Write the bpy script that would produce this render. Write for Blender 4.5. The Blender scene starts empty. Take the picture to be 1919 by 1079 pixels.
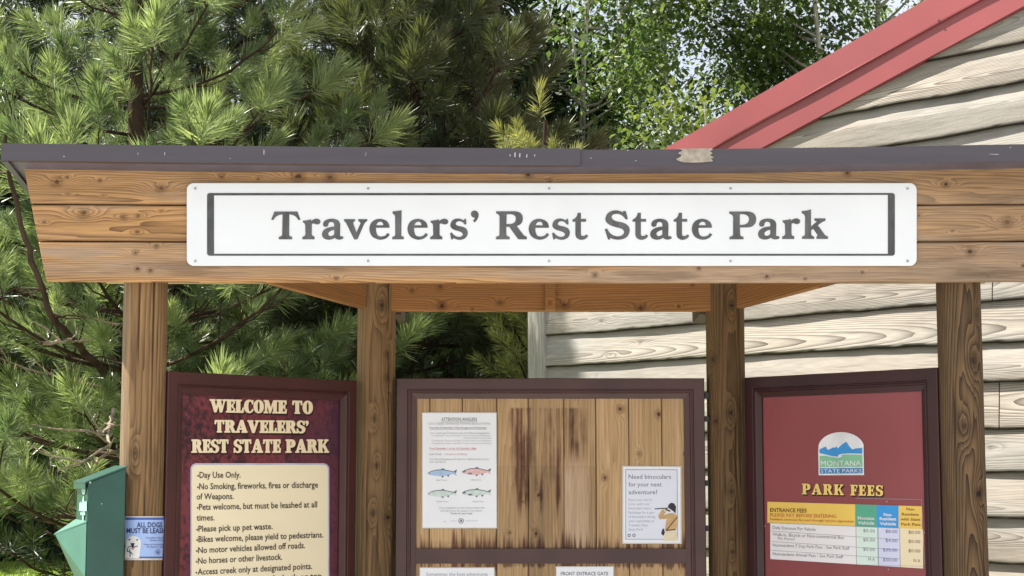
import bpy, math, random
import numpy as np
from mathutils import Vector, Matrix
from mathutils.geometry import tessellate_polygon

S = bpy.context.scene
COL = S.collection

# ------------------------------------------------------------------ camera, sky, sun, exposure
FPX, PITCH, CAMZ = 3150.0, math.atan(0.1016), 1.6
cam_data = bpy.data.cameras.new('camera')
cam_data.sensor_width = 36.0
cam_data.lens = FPX / 1919.0 * 36.0
cam_data.clip_start, cam_data.clip_end = 0.05, 2000
cam = bpy.data.objects.new('camera', cam_data)
COL.objects.link(cam)
cam.location = (0, 0, CAMZ)
cam.rotation_euler = (math.pi / 2 + PITCH, 0, 0)
S.camera = cam

SUN_AZ = math.atan2(-0.985, 0.17)          # clockwise from +Y
SUN_EL = math.radians(58)
sun_dir = Vector((math.sin(SUN_AZ) * math.cos(SUN_EL), math.cos(SUN_AZ) * math.cos(SUN_EL), math.sin(SUN_EL)))
W = bpy.data.worlds.new('World'); S.world = W; W.use_nodes = True
nt = W.node_tree; nt.nodes.clear()
sky = nt.nodes.new('ShaderNodeTexSky'); sky.sky_type = 'NISHITA'; sky.sun_disc = False
sky.sun_elevation = SUN_EL; sky.sun_rotation = SUN_AZ
sky.air_density = 1.0; sky.dust_density = 1.5; sky.ozone_density = 1.0
bg = nt.nodes.new('ShaderNodeBackground'); bg.inputs['Strength'].default_value = 0.062
wo = nt.nodes.new('ShaderNodeOutputWorld')
hz = nt.nodes.new('ShaderNodeMix'); hz.data_type = 'RGBA'; hz.inputs['B'].default_value = (6.6, 6.8, 7.2, 1)      # white veil added to the sky to whiten it and its light
cn = nt.nodes.new('ShaderNodeTexNoise'); cn.inputs['Scale'].default_value = 2.2; cn.inputs['Detail'].default_value = 6
cr = nt.nodes.new('ShaderNodeMapRange'); cr.inputs[1].default_value = 0.3; cr.inputs[2].default_value = 0.6; cr.inputs[3].default_value = 0.45; cr.inputs[4].default_value = 0.9
nt.links.new(cn.outputs[0], cr.inputs[0]); nt.links.new(cr.outputs[0], hz.inputs['Factor'])
nt.links.new(sky.outputs[0], hz.inputs['A']); nt.links.new(hz.outputs['Result'], bg.inputs[0]); nt.links.new(bg.outputs[0], wo.inputs[0])
sl = bpy.data.lights.new('sun', 'SUN'); sl.energy = 5.0; sl.angle = math.radians(0.53); sl.color = (1.0, 0.95, 0.86)
so = bpy.data.objects.new('sun', sl); COL.objects.link(so)
so.rotation_euler = sun_dir.to_track_quat('Z', 'Y').to_euler()
so.location = (-20, 10, 30)
S.view_settings.view_transform = 'Standard'; S.view_settings.look = 'None'
S.view_settings.exposure = 1.40; S.view_settings.gamma = 1.0
S.cycles.max_bounces = 8; S.cycles.diffuse_bounces = 4; S.cycles.transmission_bounces = 4

# ------------------------------------------------------------------ helpers: pixels of the photograph to points on real planes
CAM = Vector((0, 0, CAMZ)); cP, sP = math.cos(PITCH), math.sin(PITCH)
def ray(px, py):
    x = (px - 959.5) / FPX; z = (539.5 - py) / FPX
    return Vector((x, cP - sP * z, sP + cP * z))
def at(px, py, y):
    d = ray(px, py); return CAM + d * (y / d.y)
class Pl:
    """a vertical plane: origin O, direction U along it, N towards the viewer"""
    def __init__(s, O, U):
        s.O = Vector(O); s.U = Vector(U).normalized(); s.N = Vector((s.U.y, -s.U.x, 0)); s.Z = Vector((0, 0, 1))
    def px(s, px, py, off=0.0):
        d = ray(px, py); O = s.O + s.N * off
        return CAM + d * ((O - CAM).dot(s.N) / d.dot(s.N))
    def uv(s, px, py, off=0.0):
        p = s.px(px, py, off) - s.O; return p.dot(s.U), p.z
    def pt(s, u, v, off=0.0):
        return s.O + s.U * u + s.Z * v + s.N * off

_T = [np.random.default_rng(1000 + k).random((256, 256)) * 2 - 1 for k in range(16)]
def vn(x, y, seed=0):
    T = _T[seed % 16]; x = np.asarray(x, float) + (seed * 17.31) % 101; y = np.asarray(y, float) + (seed * 7.77) % 97
    xi = np.floor(x).astype(int); yi = np.floor(y).astype(int); fx = x - xi; fy = y - yi
    fx = fx * fx * (3 - 2 * fx); fy = fy * fy * (3 - 2 * fy)
    a = T[xi & 255, yi & 255]; b = T[(xi + 1) & 255, yi & 255]; c = T[xi & 255, (yi + 1) & 255]; d = T[(xi + 1) & 255, (yi + 1) & 255]
    return (a * (1 - fx) + b * fx) * (1 - fy) + (c * (1 - fx) + d * fx) * fy
def fbm(x, y, seed=0, o=4):
    r = 0; a = 0.5
    for k in range(o):
        r = r + a * vn(x * 2 ** k, y * 2 ** k, seed + k); a *= 0.5
    return r
def sstep(a, b, x):
    t = np.clip((x - a) / (b - a), 0, 1); return t * t * (3 - 2 * t)

# ------------------------------------------------------------------ materials
def srgb(r, g, b):
    f = lambda c: c / 12.92 if c <= 0.04045 else ((c + 0.055) / 1.055) ** 2.4
    return (f(r / 255), f(g / 255), f(b / 255), 1)
def new_mat(name):
    m = bpy.data.materials.new(name); m.use_nodes = True
    n = m.node_tree.nodes; l = m.node_tree.links
    return m, n, l, n['Principled BSDF']
def paint(name, col, rough=0.5, spec=0.4, var=0.12, scale=9.0, bump=0.0, col2=None, metal=0.0, stretch=(1, 1, 1), detail=5):
    """a coloured surface with procedural mottling of colour and gloss"""
    m, n, l, b = new_mat(name)
    tc = n.new('ShaderNodeTexCoord'); mp = n.new('ShaderNodeMapping'); mp.inputs['Scale'].default_value = stretch
    l.new(tc.outputs['Object'], mp.inputs[0])
    nz = n.new('ShaderNodeTexNoise'); nz.inputs['Scale'].default_value = scale; nz.inputs['Detail'].default_value = detail
    l.new(mp.outputs[0], nz.inputs['Vector'])
    mx = n.new('ShaderNodeMix'); mx.data_type = 'RGBA'
    c = col if len(col) == 4 else (*col, 1)
    c2 = col2 if col2 else tuple(max(0, v * (1 - 2 * var)) for v in c[:3]) + (1,)
    mx.inputs['A'].default_value = c2 if len(c2) == 4 else (*c2, 1); mx.inputs['B'].default_value = c
    rp = n.new('ShaderNodeMapRange'); rp.inputs[1].default_value = 0.3; rp.inputs[2].default_value = 0.68
    l.new(nz.outputs[0], rp.inputs[0]); l.new(rp.outputs[0], mx.inputs['Factor'])
    l.new(mx.outputs['Result'], b.inputs['Base Color'])
    rr = n.new('ShaderNodeMapRange'); rr.inputs[3].default_value = min(1, rough * 1.2); rr.inputs[4].default_value = rough * 0.85
    l.new(nz.outputs[0], rr.inputs[0]); l.new(rr.outputs[0], b.inputs['Roughness'])
    b.inputs['Specular IOR Level'].default_value = spec; b.inputs['Metallic'].default_value = metal
    if bump:
        bp = n.new('ShaderNodeBump'); bp.inputs['Strength'].default_value = bump; bp.inputs['Distance'].default_value = 0.004
        l.new(nz.outputs[0], bp.inputs['Height']); l.new(bp.outputs[0], b.inputs['Normal'])
    return m
def wood(name, light, dark, knot, gray, strength=0.75, power=2.6, rough=0.72, bump=0.35, spec=0.25):
    """growth-ring wood: the mesh carries ring (phase), dark (knots, stains, painted lap shadow, checks), tone and gray (weathering)"""
    m, n, l, b = new_mat(name)
    def at_(nm):
        a = n.new('ShaderNodeAttribute'); a.attribute_name = nm; return a.outputs['Fac']
    def mth(op, a, v=None, clamp=False):
        q = n.new('ShaderNodeMath'); q.operation = op; q.use_clamp = clamp
        for i, x in enumerate((a, v)):
            if x is None: continue
            if isinstance(x, (int, float)): q.inputs[i].default_value = x
            else: l.new(x, q.inputs[i])
        return q.outputs[0]
    def mix(f, A, B, blend='MIX'):
        q = n.new('ShaderNodeMix'); q.data_type = 'RGBA'; q.blend_type = blend; q.clamp_factor = True
        if isinstance(f, (int, float)): q.inputs['Factor'].default_value = f
        else: l.new(f, q.inputs['Factor'])
        for k, v in (('A', A), ('B', B)):
            if isinstance(v, tuple): q.inputs[k].default_value = v
            else: l.new(v, q.inputs[k])
        return q.outputs['Result']
    fr = mth('FRACT', at_('ring')); late = mth('POWER', fr, power); f = mth('MULTIPLY', late, strength)
    c = mix(f, light, dark)
    c = mix(at_('gray'), c, gray)
    c = mix(at_('dark'), c, knot)
    t = mth('ADD', at_('tone'), 1.0)
    cb = n.new('ShaderNodeCombineXYZ'); [l.new(t, cb.inputs[i]) for i in range(3)]
    c = mix(1.0, c, cb.outputs[0], 'MULTIPLY')
    l.new(c, b.inputs['Base Color'])
    b.inputs['Roughness'].default_value = rough; b.inputs['Specular IOR Level'].default_value = spec
    h = mth('ADD', mth('MULTIPLY', late, -0.6), mth('MULTIPLY', at_('dark'), -0.8))
    h = mth('ADD', h, at_('tone'))
    bp = n.new('ShaderNodeBump'); bp.inputs['Strength'].default_value = bump; bp.inputs['Distance'].default_value = 0.004
    l.new(h, bp.inputs['Height']); l.new(bp.outputs[0], b.inputs['Normal'])
    return m
def foliage(name, ca, cb, trans=0.35, rough=0.4, spec=0.5, tcol=None):
    m, n, l, b = new_mat(name)
    a = n.new('ShaderNodeAttribute'); a.attribute_name = 'var'
    mx = n.new('ShaderNodeMix'); mx.data_type = 'RGBA'; mx.inputs['A'].default_value = ca; mx.inputs['B'].default_value = cb
    l.new(a.outputs['Fac'], mx.inputs['Factor']); l.new(mx.outputs['Result'], b.inputs['Base Color'])
    b.inputs['Roughness'].default_value = rough; b.inputs['Specular IOR Level'].default_value = spec
    t = n.new('ShaderNodeBsdfTranslucent')
    t2 = n.new('ShaderNodeMix'); t2.data_type = 'RGBA'; t2.blend_type = 'MULTIPLY'; t2.inputs['Factor'].default_value = 1
    l.new(mx.outputs['Result'], t2.inputs['A']); t2.inputs['B'].default_value = tcol or (1.8, 1.7, 0.8, 1)
    l.new(t2.outputs['Result'], t.inputs['Color'])
    ms = n.new('ShaderNodeMixShader'); ms.inputs[0].default_value = trans
    l.new(b.outputs[0], ms.inputs[1]); l.new(t.outputs[0], ms.inputs[2])
    l.new(ms.outputs[0], n['Material Output'].inputs[0])
    return m

M = {}
M['fascia'] = wood('fascia_wood', (0.47, 0.255, 0.10, 1), (0.115, 0.042, 0.013, 1), (0.035, 0.012, 0.006, 1), (0.345, 0.25, 0.175, 1), 0.92, 2.5)
M['header'] = wood('header_wood', (0.31, 0.15, 0.055, 1), (0.14, 0.055, 0.018, 1), (0.045, 0.012, 0.006, 1), (0.25, 0.16, 0.09, 1), 0.8, 1.8)
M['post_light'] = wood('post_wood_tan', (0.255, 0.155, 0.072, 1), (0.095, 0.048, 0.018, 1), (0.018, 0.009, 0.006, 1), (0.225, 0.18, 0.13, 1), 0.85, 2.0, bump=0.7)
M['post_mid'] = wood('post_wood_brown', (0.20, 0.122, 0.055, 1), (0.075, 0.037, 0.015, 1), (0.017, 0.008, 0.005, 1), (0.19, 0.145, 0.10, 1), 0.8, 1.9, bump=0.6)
M['post_deep_brown'] = wood('post_wood_deep_brown', (0.14, 0.082, 0.035, 1), (0.045, 0.022, 0.009, 1), (0.012, 0.006, 0.004, 1), (0.13, 0.09, 0.06, 1), 0.85, 1.7, bump=0.6)  # deeper brown wood for the back right post
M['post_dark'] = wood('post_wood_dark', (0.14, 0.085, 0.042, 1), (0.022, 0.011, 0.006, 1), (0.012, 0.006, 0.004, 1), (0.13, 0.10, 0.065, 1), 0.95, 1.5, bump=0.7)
M['plank'] = wood('plank_wood', (0.45, 0.30, 0.16, 1), (0.26, 0.155, 0.07, 1), (0.085, 0.030, 0.020, 1), (0.58, 0.41, 0.27, 1), 0.6, 2.2)
M['siding'] = wood('weathered_siding', (0.375, 0.335, 0.288, 1), (0.07, 0.054, 0.044, 1), (0.022, 0.017, 0.014, 1), (0.30, 0.288, 0.27, 1), 0.9, 2.3, rough=0.88, bump=0.6, spec=0.08)
M['maroon'] = paint('maroon_paint', (0.062, 0.016, 0.015), 0.38, 0.5, 0.12, 5)
M['frame_brown'] = paint('brown_frame_paint', (0.068, 0.024, 0.021), 0.36, 0.5, 0.18, 5)
M['frame_dark'] = paint('dark_maroon_paint', (0.040, 0.010, 0.012), 0.35, 0.5, 0.15, 5)
M['bounce_deck'] = paint('bounce_deck_boards', (0.52, 0.38, 0.22), 0.7, 0.2, 0.12, 5, stretch=(0.3, 6, 6))
M['trim'] = paint('roof_trim_metal', (0.078, 0.067, 0.083), 0.48, 0.5, 0.10, 3, stretch=(0.6, 3, 6), bump=0.1)
M['trim_under'] = paint('roof_soffit_board', (0.10, 0.062, 0.05), 0.6, 0.3, 0.15, 6)
M['patch'] = paint('bare_tan_metal', (0.46, 0.40, 0.33), 0.6, 0.3, 0.2, 40)
M['chip'] = paint('scratched_metal', (0.5, 0.48, 0.5), 0.5)
M['red_metal'] = paint('red_roof_metal', (0.27, 0.062, 0.068), 0.40, 0.5, 0.09, 2.2, bump=0.12)
M['red_dark'] = paint('red_roof_underside', (0.16, 0.03, 0.035), 0.5, 0.4, 0.1)
M['white_board'] = paint('white_sign_board', (0.77, 0.79, 0.82), 0.42, 0.4, 0.03, 4)
M['letter_gray'] = paint('routed_grey_letters', (0.135, 0.135, 0.138), 0.6, 0.3, 0.3, 26, col2=(0.075, 0.075, 0.078), stretch=(1, 1, 0.35))
M['bar_gray'] = paint('routed_grey_border', (0.095, 0.095, 0.10), 0.6, 0.3, 0.2, 18)
M['screw'] = paint('screw_head', (0.5, 0.5, 0.52), 0.4, 0.5, 0.2, 40, metal=0.6)
M['paper'] = paint('laminated_paper', (0.80, 0.82, 0.87), 0.32, 0.5, 0.02, 6)
M['paper_blue'] = paint('pale_blue_paper', (0.70, 0.73, 0.84), 0.32, 0.5, 0.02, 6)
M['laminate'] = paint('laminate_edge', (0.62, 0.58, 0.54), 0.22, 0.6, 0.1, 30)
M['ink'] = paint('print_ink', (0.16, 0.16, 0.19), 0.6)
M['ink_soft'] = paint('print_ink_soft', (0.36, 0.37, 0.42), 0.6)
M['ink_soft2'] = paint('print_ink_mid', (0.24, 0.24, 0.27), 0.6)
M['ink_violet'] = paint('print_ink_violet', (0.16, 0.14, 0.36), 0.6)
M['ink_red'] = paint('print_ink_red', (0.66, 0.30, 0.34), 0.6)
M['ink_navy'] = paint('print_ink_navy', (0.03, 0.035, 0.14), 0.6)
M['ink_dark'] = paint('rules_ink', (0.055, 0.04, 0.03), 0.6)
M['ink_brown'] = paint('brown_ink', (0.20, 0.085, 0.02), 0.6)
M['ink_orange'] = paint('orange_ink', (0.62, 0.17, 0.04), 0.6)
M['cream'] = paint('cream_print', (0.90, 0.80, 0.57), 0.4, 0.4, 0.02, 3)
M['cream_letter'] = paint('cream_lettering', (0.88, 0.74, 0.50), 0.4, 0.4, 0.03, 6)
M['pale_rim'] = paint('lavender_rim', (0.60, 0.60, 0.80), 0.4)
M['letter_shadow'] = paint('printed_dark_outline', (0.022, 0.006, 0.006), 0.5)
M['mottle'] = None
M['fee_red'] = paint('fee_panel_red', (0.285, 0.070, 0.080), 0.30, 0.5, 0.10, 1.6)
M['fee_yellow'] = paint('fee_yellow', (0.84, 0.58, 0.13), 0.4, 0.4, 0.05, 4)
M['fee_cream'] = paint('fee_cream', (0.84, 0.72, 0.50), 0.4, 0.4, 0.03, 4)
M['fee_white'] = paint('fee_white', (0.82, 0.80, 0.83), 0.4, 0.4, 0.02, 4)
M['fee_green'] = paint('fee_green', (0.10, 0.40, 0.27), 0.4, 0.4, 0.05, 4)
M['fee_mint'] = paint('fee_mint', (0.68, 0.82, 0.76), 0.4, 0.4, 0.03, 4)
M['fee_blue'] = paint('fee_blue', (0.045, 0.32, 0.74), 0.4, 0.4, 0.05, 4)
M['fee_lilac'] = paint('fee_lilac', (0.66, 0.68, 0.88), 0.4, 0.4, 0.03, 4)
M['fee_letter'] = paint('fee_yellow_letters', (0.85, 0.63, 0.20), 0.4, 0.4, 0.06, 10)
M['logo_white'] = paint('logo_white', (0.82, 0.83, 0.87), 0.4)
M['logo_blue'] = paint('logo_blue', (0.05, 0.31, 0.72), 0.4)
M['logo_green'] = paint('logo_green', (0.24, 0.55, 0.35), 0.4)
M['logo_deep'] = paint('logo_deep_blue', (0.035, 0.24, 0.55), 0.4)
M['box_green'] = paint('dark_green_powder_coat', (0.014, 0.075, 0.056), 0.36, 0.5, 0.10, 9)
M['box_sunlit'] = paint('sunlit_green_powder_coat', (0.075, 0.20, 0.15), 0.45, 0.5, 0.10, 9)  # lighter copy of the box green, sunlight put into the hopper's colour
M['picto'] = paint('faded_pictogram', (0.30, 0.56, 0.50), 0.5)
M['dog_blue'] = paint('dog_sign_blue', (0.34, 0.48, 0.82), 0.3, 0.5, 0.06, 8)
M['dog_band'] = paint('dog_sign_band', (0.06, 0.11, 0.40), 0.3)
M['dog_white'] = paint('dog_white', (0.80, 0.80, 0.80), 0.4)
M['dog_black'] = paint('dog_black', (0.02, 0.02, 0.03), 0.4)
M['skin_tan'] = paint('drawing_tan', (0.62, 0.42, 0.20), 0.5, 0.3, 0.12, 40)
M['drawing_pale'] = paint('drawing_pale', (0.78, 0.68, 0.50), 0.5, 0.3, 0.06, 40)
M['drawing_strap'] = paint('drawing_brown', (0.16, 0.075, 0.03), 0.5)
M['fish_blue'] = paint('fish_blue', (0.42, 0.58, 0.82), 0.5, 0.3, 0.12, 60)
M['fish_pink'] = paint('fish_pink', (0.78, 0.52, 0.52), 0.5, 0.3, 0.1, 60)
M['fish_green'] = paint('fish_green', (0.62, 0.74, 0.70), 0.5, 0.3, 0.1, 60)
M['fish_line'] = paint('fish_outline', (0.14, 0.17, 0.22), 0.5)
M['bark'] = paint('pine_bark', (0.075, 0.05, 0.035), 0.9, 0.1, 0.28, 14, bump=0.8, stretch=(1, 1, 0.25))
M['twig'] = paint('pine_twig', (0.17, 0.115, 0.075), 0.9, 0.1, 0.25, 20)
M['dead'] = paint('bare_grey_twig', (0.34, 0.27, 0.21), 0.9, 0.1, 0.2, 20)
M['pale_bark'] = paint('pale_poplar_bark', (0.50, 0.48, 0.42), 0.85, 0.15, 0.24, 7, bump=0.5, stretch=(1, 1, 0.4))
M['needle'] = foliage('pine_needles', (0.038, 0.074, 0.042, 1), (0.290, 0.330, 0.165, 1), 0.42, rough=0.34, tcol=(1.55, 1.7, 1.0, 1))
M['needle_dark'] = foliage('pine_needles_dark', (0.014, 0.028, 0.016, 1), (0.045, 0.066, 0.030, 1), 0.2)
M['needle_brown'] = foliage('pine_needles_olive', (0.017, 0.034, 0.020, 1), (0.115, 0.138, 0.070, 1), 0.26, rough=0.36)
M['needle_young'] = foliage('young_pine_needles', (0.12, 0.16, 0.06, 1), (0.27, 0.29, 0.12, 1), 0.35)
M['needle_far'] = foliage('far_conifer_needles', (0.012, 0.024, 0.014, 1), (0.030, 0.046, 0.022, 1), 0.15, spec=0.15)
M['leaf'] = foliage('poplar_leaves', (0.042, 0.082, 0.032, 1), (0.165, 0.215, 0.080, 1), 0.42, rough=0.42, spec=0.38, tcol=(1.6, 1.7, 0.9, 1))
M['leaf_light'] = foliage('light_poplar_leaves', (0.060, 0.10, 0.035, 1), (0.18, 0.225, 0.085, 1), 0.38, rough=0.45, spec=0.35)
M['grass'] = foliage('grass_blades', (0.10, 0.17, 0.028, 1), (0.19, 0.26, 0.05, 1), 0.35)
M['lawn'] = paint('lawn', (0.17, 0.245, 0.045), 0.9, 0.1, 0.2, 3.0, bump=0.5)
M['bounce_gravel'] = paint('pale_bounce_gravel', (0.47, 0.455, 0.44), 0.9, 0.2, 0.14, 60, bump=0.4)
M['iron'] = paint('dark_iron', (0.03, 0.028, 0.028), 0.5)
M['slab'] = paint('roof_slab_metal', (0.12, 0.105, 0.13), 0.45)

def mottled():
    m, n, l, b = new_mat('mottled_maroon_print')
    tc = n.new('ShaderNodeTexCoord')
    a = n.new('ShaderNodeTexNoise'); a.inputs['Scale'].default_value = 42; a.inputs['Detail'].default_value = 8; a.inputs['Roughness'].default_value = 0.7
    c = n.new('ShaderNodeTexNoise'); c.inputs['Scale'].default_value = 5; c.inputs['Detail'].default_value = 4
    l.new(tc.outputs['Object'], a.inputs['Vector']); l.new(tc.outputs['Object'], c.inputs['Vector'])
    at1 = n.new('ShaderNodeAttribute'); at1.attribute_name = 'tone'
    rp = n.new('ShaderNodeValToRGB'); e = rp.color_ramp.elements
    e[0].position = 0.36; e[0].color = (0.035, 0.010, 0.016, 1); e[1].position = 0.56; e[1].color = (0.185, 0.036, 0.046, 1)
    ad = n.new('ShaderNodeMath'); ad.operation = 'ADD'; l.new(a.outputs[0], ad.inputs[0])
    sb = n.new('ShaderNodeMath'); sb.operation = 'MULTIPLY_ADD'; l.new(c.outputs[0], sb.inputs[0]); sb.inputs[1].default_value = 0.5; sb.inputs[2].default_value = -0.25
    l.new(sb.outputs[0], ad.inputs[1]); l.new(ad.outputs[0], rp.inputs[0])
    mx = n.new('ShaderNodeMix'); mx.data_type = 'RGBA'; l.new(at1.outputs['Fac'], mx.inputs['Factor'])
    l.new(rp.outputs[0], mx.inputs['A']); mx.inputs['B'].default_value = (0.045, 0.014, 0.042, 1)
    l.new(mx.outputs['Result'], b.inputs['Base Color']); b.inputs['Roughness'].default_value = 0.4
    return m
M['mottle'] = mottled()

# ------------------------------------------------------------------ objects
def tag(o, label=None, cat=None, group=None, kind=None):
    for k, v in (('label', label), ('category', cat), ('group', group), ('kind', kind)):
        if v: o[k] = v
    return o
def thing(name, loc, label, cat, group=None):
    o = bpy.data.objects.new(name, None); COL.objects.link(o); o.location = loc; o.empty_display_size = 0.1
    return tag(o, label, cat, group)
def link(name, me, mat, parent=None):
    if mat is not None:
        for mm in (mat if isinstance(mat, list) else [mat]): me.materials.append(mm)
    o = bpy.data.objects.new(name, me); COL.objects.link(o)
    if parent is not None:
        o.parent = parent
        w = Vector((0, 0, 0)); p = parent
        while p is not None: w += p.location; p = p.parent
        o.location = -w                      # mesh data is in world coordinates; parents are only translated
    return o
class MB:
    def __init__(s): s.v = []; s.f = []; s.mi = []; s.k = 0
    def face(s, pts):
        i = len(s.v); s.v += [tuple(p) for p in pts]; s.f.append(tuple(range(i, i + len(pts)))); s.mi.append(s.k)
    def quad_box(s, base, top):
        """prism between two loops of the same length"""
        i = len(s.v); n = len(base); s.v += [tuple(p) for p in base] + [tuple(p) for p in top]
        fs = [tuple(i + k for k in reversed(range(n))), tuple(i + n + k for k in range(n))]
        fs += [(i + k, i + (k + 1) % n, i + n + (k + 1) % n, i + n + k) for k in range(n)]
        s.f += fs; s.mi += [s.k] * len(fs)
    def box(s, x0, x1, y0, y1, z0, z1):
        s.quad_box([(x0, y0, z0), (x1, y0, z0), (x1, y1, z0), (x0, y1, z0)], [(x0, y0, z1), (x1, y0, z1), (x1, y1, z1), (x0, y1, z1)])
    def plbox(s, pl, u0, u1, v0, v1, o0, o1):
        s.quad_box([pl.pt(u0, v0, o0), pl.pt(u1, v0, o0), pl.pt(u1, v1, o0), pl.pt(u0, v1, o0)],
                   [pl.pt(u0, v0, o1), pl.pt(u1, v0, o1), pl.pt(u1, v1, o1), pl.pt(u0, v1, o1)])
    def slab(s, mp, pts, off0, off1):
        """a flat shape with its own thickness, outline in photo pixels laid on plane mp"""
        s.quad_box([mp.px(x, y, off0) for x, y in pts], [mp.px(x, y, off1) for x, y in pts])
    def shape(s, mp, contours, off):
        """flat printed shape (with holes)"""
        flat = [p for c in contours for p in c]
        tr = tessellate_polygon([[Vector((x, -y, 0)) for x, y in c] for c in contours])
        i = len(s.v); s.v += [tuple(mp.px(x, y, off)) for x, y in flat]
        for t in tr:
            a, b, c = t
            A, B, C_ = flat[a], flat[b], flat[c]
            if (B[0] - A[0]) * (C_[1] - A[1]) - (B[1] - A[1]) * (C_[0] - A[0]) > 0: t = (a, c, b)
            s.f.append(tuple(i + q for q in t)); s.mi.append(s.k)
    def rect(s, mp, x0, y0, x1, y1, off): s.shape(mp, [[(x0, y0), (x1, y0), (x1, y1), (x0, y1)]], off)
    def line(s, mp, x0, y0, x1, y1, w, off):
        dx, dy = x1 - x0, y1 - y0; L = math.hypot(dx, dy) or 1; nx, ny = -dy / L * w / 2, dx / L * w / 2
        s.shape(mp, [[(x0 + nx, y0 + ny), (x1 + nx, y1 + ny), (x1 - nx, y1 - ny), (x0 - nx, y0 - ny)]], off)
    def mesh(s, name):
        me = bpy.data.meshes.new(name); me.from_pydata(s.v, [], s.f)
        me.polygons.foreach_set('material_index', s.mi)
        me.update(); return me
    def build(s, name, mat, parent=None, smooth=False):
        me = s.mesh(name)
        if smooth: me.polygons.foreach_set('use_smooth', [True] * len(me.polygons))
        return link(name, me, mat, parent)
def np_mesh(name, V, F, atts=None, smooth=False):
    """F: (n,k) index array"""
    me = bpy.data.meshes.new(name); V = np.asarray(V, np.float32); F = np.asarray(F, np.int32); k = F.shape[1]
    me.vertices.add(len(V)); me.vertices.foreach_set('co', V.ravel())
    me.loops.add(F.size); me.loops.foreach_set('vertex_index', F.ravel())
    me.polygons.add(len(F)); me.polygons.foreach_set('loop_start', np.arange(len(F), dtype=np.int32) * k)
    try: me.polygons.foreach_set('loop_total', np.full(len(F), k, np.int32))
    except Exception: pass
    if smooth: me.polygons.foreach_set('use_smooth', np.ones(len(F), bool))
    me.update(calc_edges=True)
    for nm, a in (atts or {}).items():
        at_ = me.attributes.new(nm, 'FLOAT', 'POINT'); at_.data.foreach_set('value', np.asarray(a, np.float32).ravel())
    return me
class Grid:
    """wood surfaces as fine grids, with growth-ring attributes"""
    def __init__(s): s.V = []; s.F = []; s.A = {k: [] for k in ('ring', 'dark', 'tone', 'gray')}; s.n = 0
    def add(s, P, att, off=None, wrap=False):
        nv, nu = P.shape[:2]; idx = np.arange(nv * nu).reshape(nv, nu) + s.n
        s.V.append(P.reshape(-1, 3)); s.n += nv * nu
        for k in s.A: s.A[k].append(np.broadcast_to(att.get(k, 0.0), (nv, nu)).ravel())
        a = idx[:-1, :-1].ravel(); b = idx[:-1, 1:].ravel(); c = idx[1:, 1:].ravel(); d = idx[1:, :-1].ravel()
        s.F.append(np.stack([a, b, c, d], 1))
        if wrap: s.F.append(np.stack([idx[:-1, -1], idx[:-1, 0], idx[1:, 0], idx[1:, -1]], 1))
        if off is not None:
            lp = np.concatenate([idx[0, :], idx[1:, -1], idx[-1, -2::-1], idx[-2:0:-1, 0]])
            Q = P.reshape(-1, 3)[lp - (s.n - nv * nu)] + np.asarray(off)[None, :]; m = len(lp); j = np.arange(m) + s.n
            s.V.append(Q); s.n += m
            for k in s.A: s.A[k].append(np.broadcast_to(att.get(k, 0.0), (nv, nu)).ravel()[lp - idx[0, 0]])
            s.F.append(np.stack([lp, j, np.roll(j, -1), np.roll(lp, -1)], 1))
            q = [0, nu - 1, nu - 1 + nv - 1, 2 * (nu - 1) + nv - 1]
            s.F.append(np.array([[j[q[0]], j[q[3]], j[q[2]], j[q[1]]]]))
    def build(s, name, mat, parent=None, smooth=False):
        me = np_mesh(name, np.concatenate(s.V), np.concatenate(s.F), {k: np.concatenate(v) for k, v in s.A.items()}, smooth)
        return link(name, me, mat, parent)
def grain(a, b, seed, period=0.007, b0=0.0, h0=0.05, slope=0.02, wig=0.02, knots=(), fiber=0.12, tone=0.1, kshape=(3.4, 1.7), krise=2.5, wob=0.004):
    """growth rings of a sawn face: a along the grain, b across it (metres)"""
    h = h0 + slope * a + wig * vn(a * 1.1, 0 * a, seed)
    bb = b - b0 - 0.5 * wig * vn(a * 0.8, 0 * a + 5, seed + 1) - wob * vn(a * 3.5, b * 25, seed + 2)
    r = np.sqrt(bb ** 2 + h ** 2) / period
    dark = np.zeros_like(r)
    for kn in knots:
        ka, kb, kr = kn[:3]; d = np.sqrt(((a - ka) / (kshape[0] * kr)) ** 2 + ((b - kb) / (kshape[1] * kr)) ** 2)
        r = r + krise * np.exp(-d ** 2) * (kr / 0.012) ** 0.5
        hv = 0.62 + 0.36 * math.sin(ka * 91.7 + kb * 53.1) ** 2; e = np.sqrt((a - ka) ** 2 + ((b - kb) * 1.15) ** 2) / kr + 0.25 * vn(a / kr * 1.3, b / kr * 1.3, seed + 3)
        dark = np.maximum(dark, (1 - sstep(0.45, 1.15, e)) * hv)
        dark = np.maximum(dark, 0.35 * np.exp(-((e - 1.2) / 0.8) ** 2))
    r = r + wob * 55 * vn(a * 5, b * 140, seed + 4)
    t = fiber * vn(a * 14, b * 420, seed + 5) + tone * fbm(a * 0.9, b * 7, seed + 6) * 2 + 0.06 * vn(a * 3, b * 60, seed + 7)
    return dict(ring=r, dark=dark, tone=t, gray=np.zeros_like(r))
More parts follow.
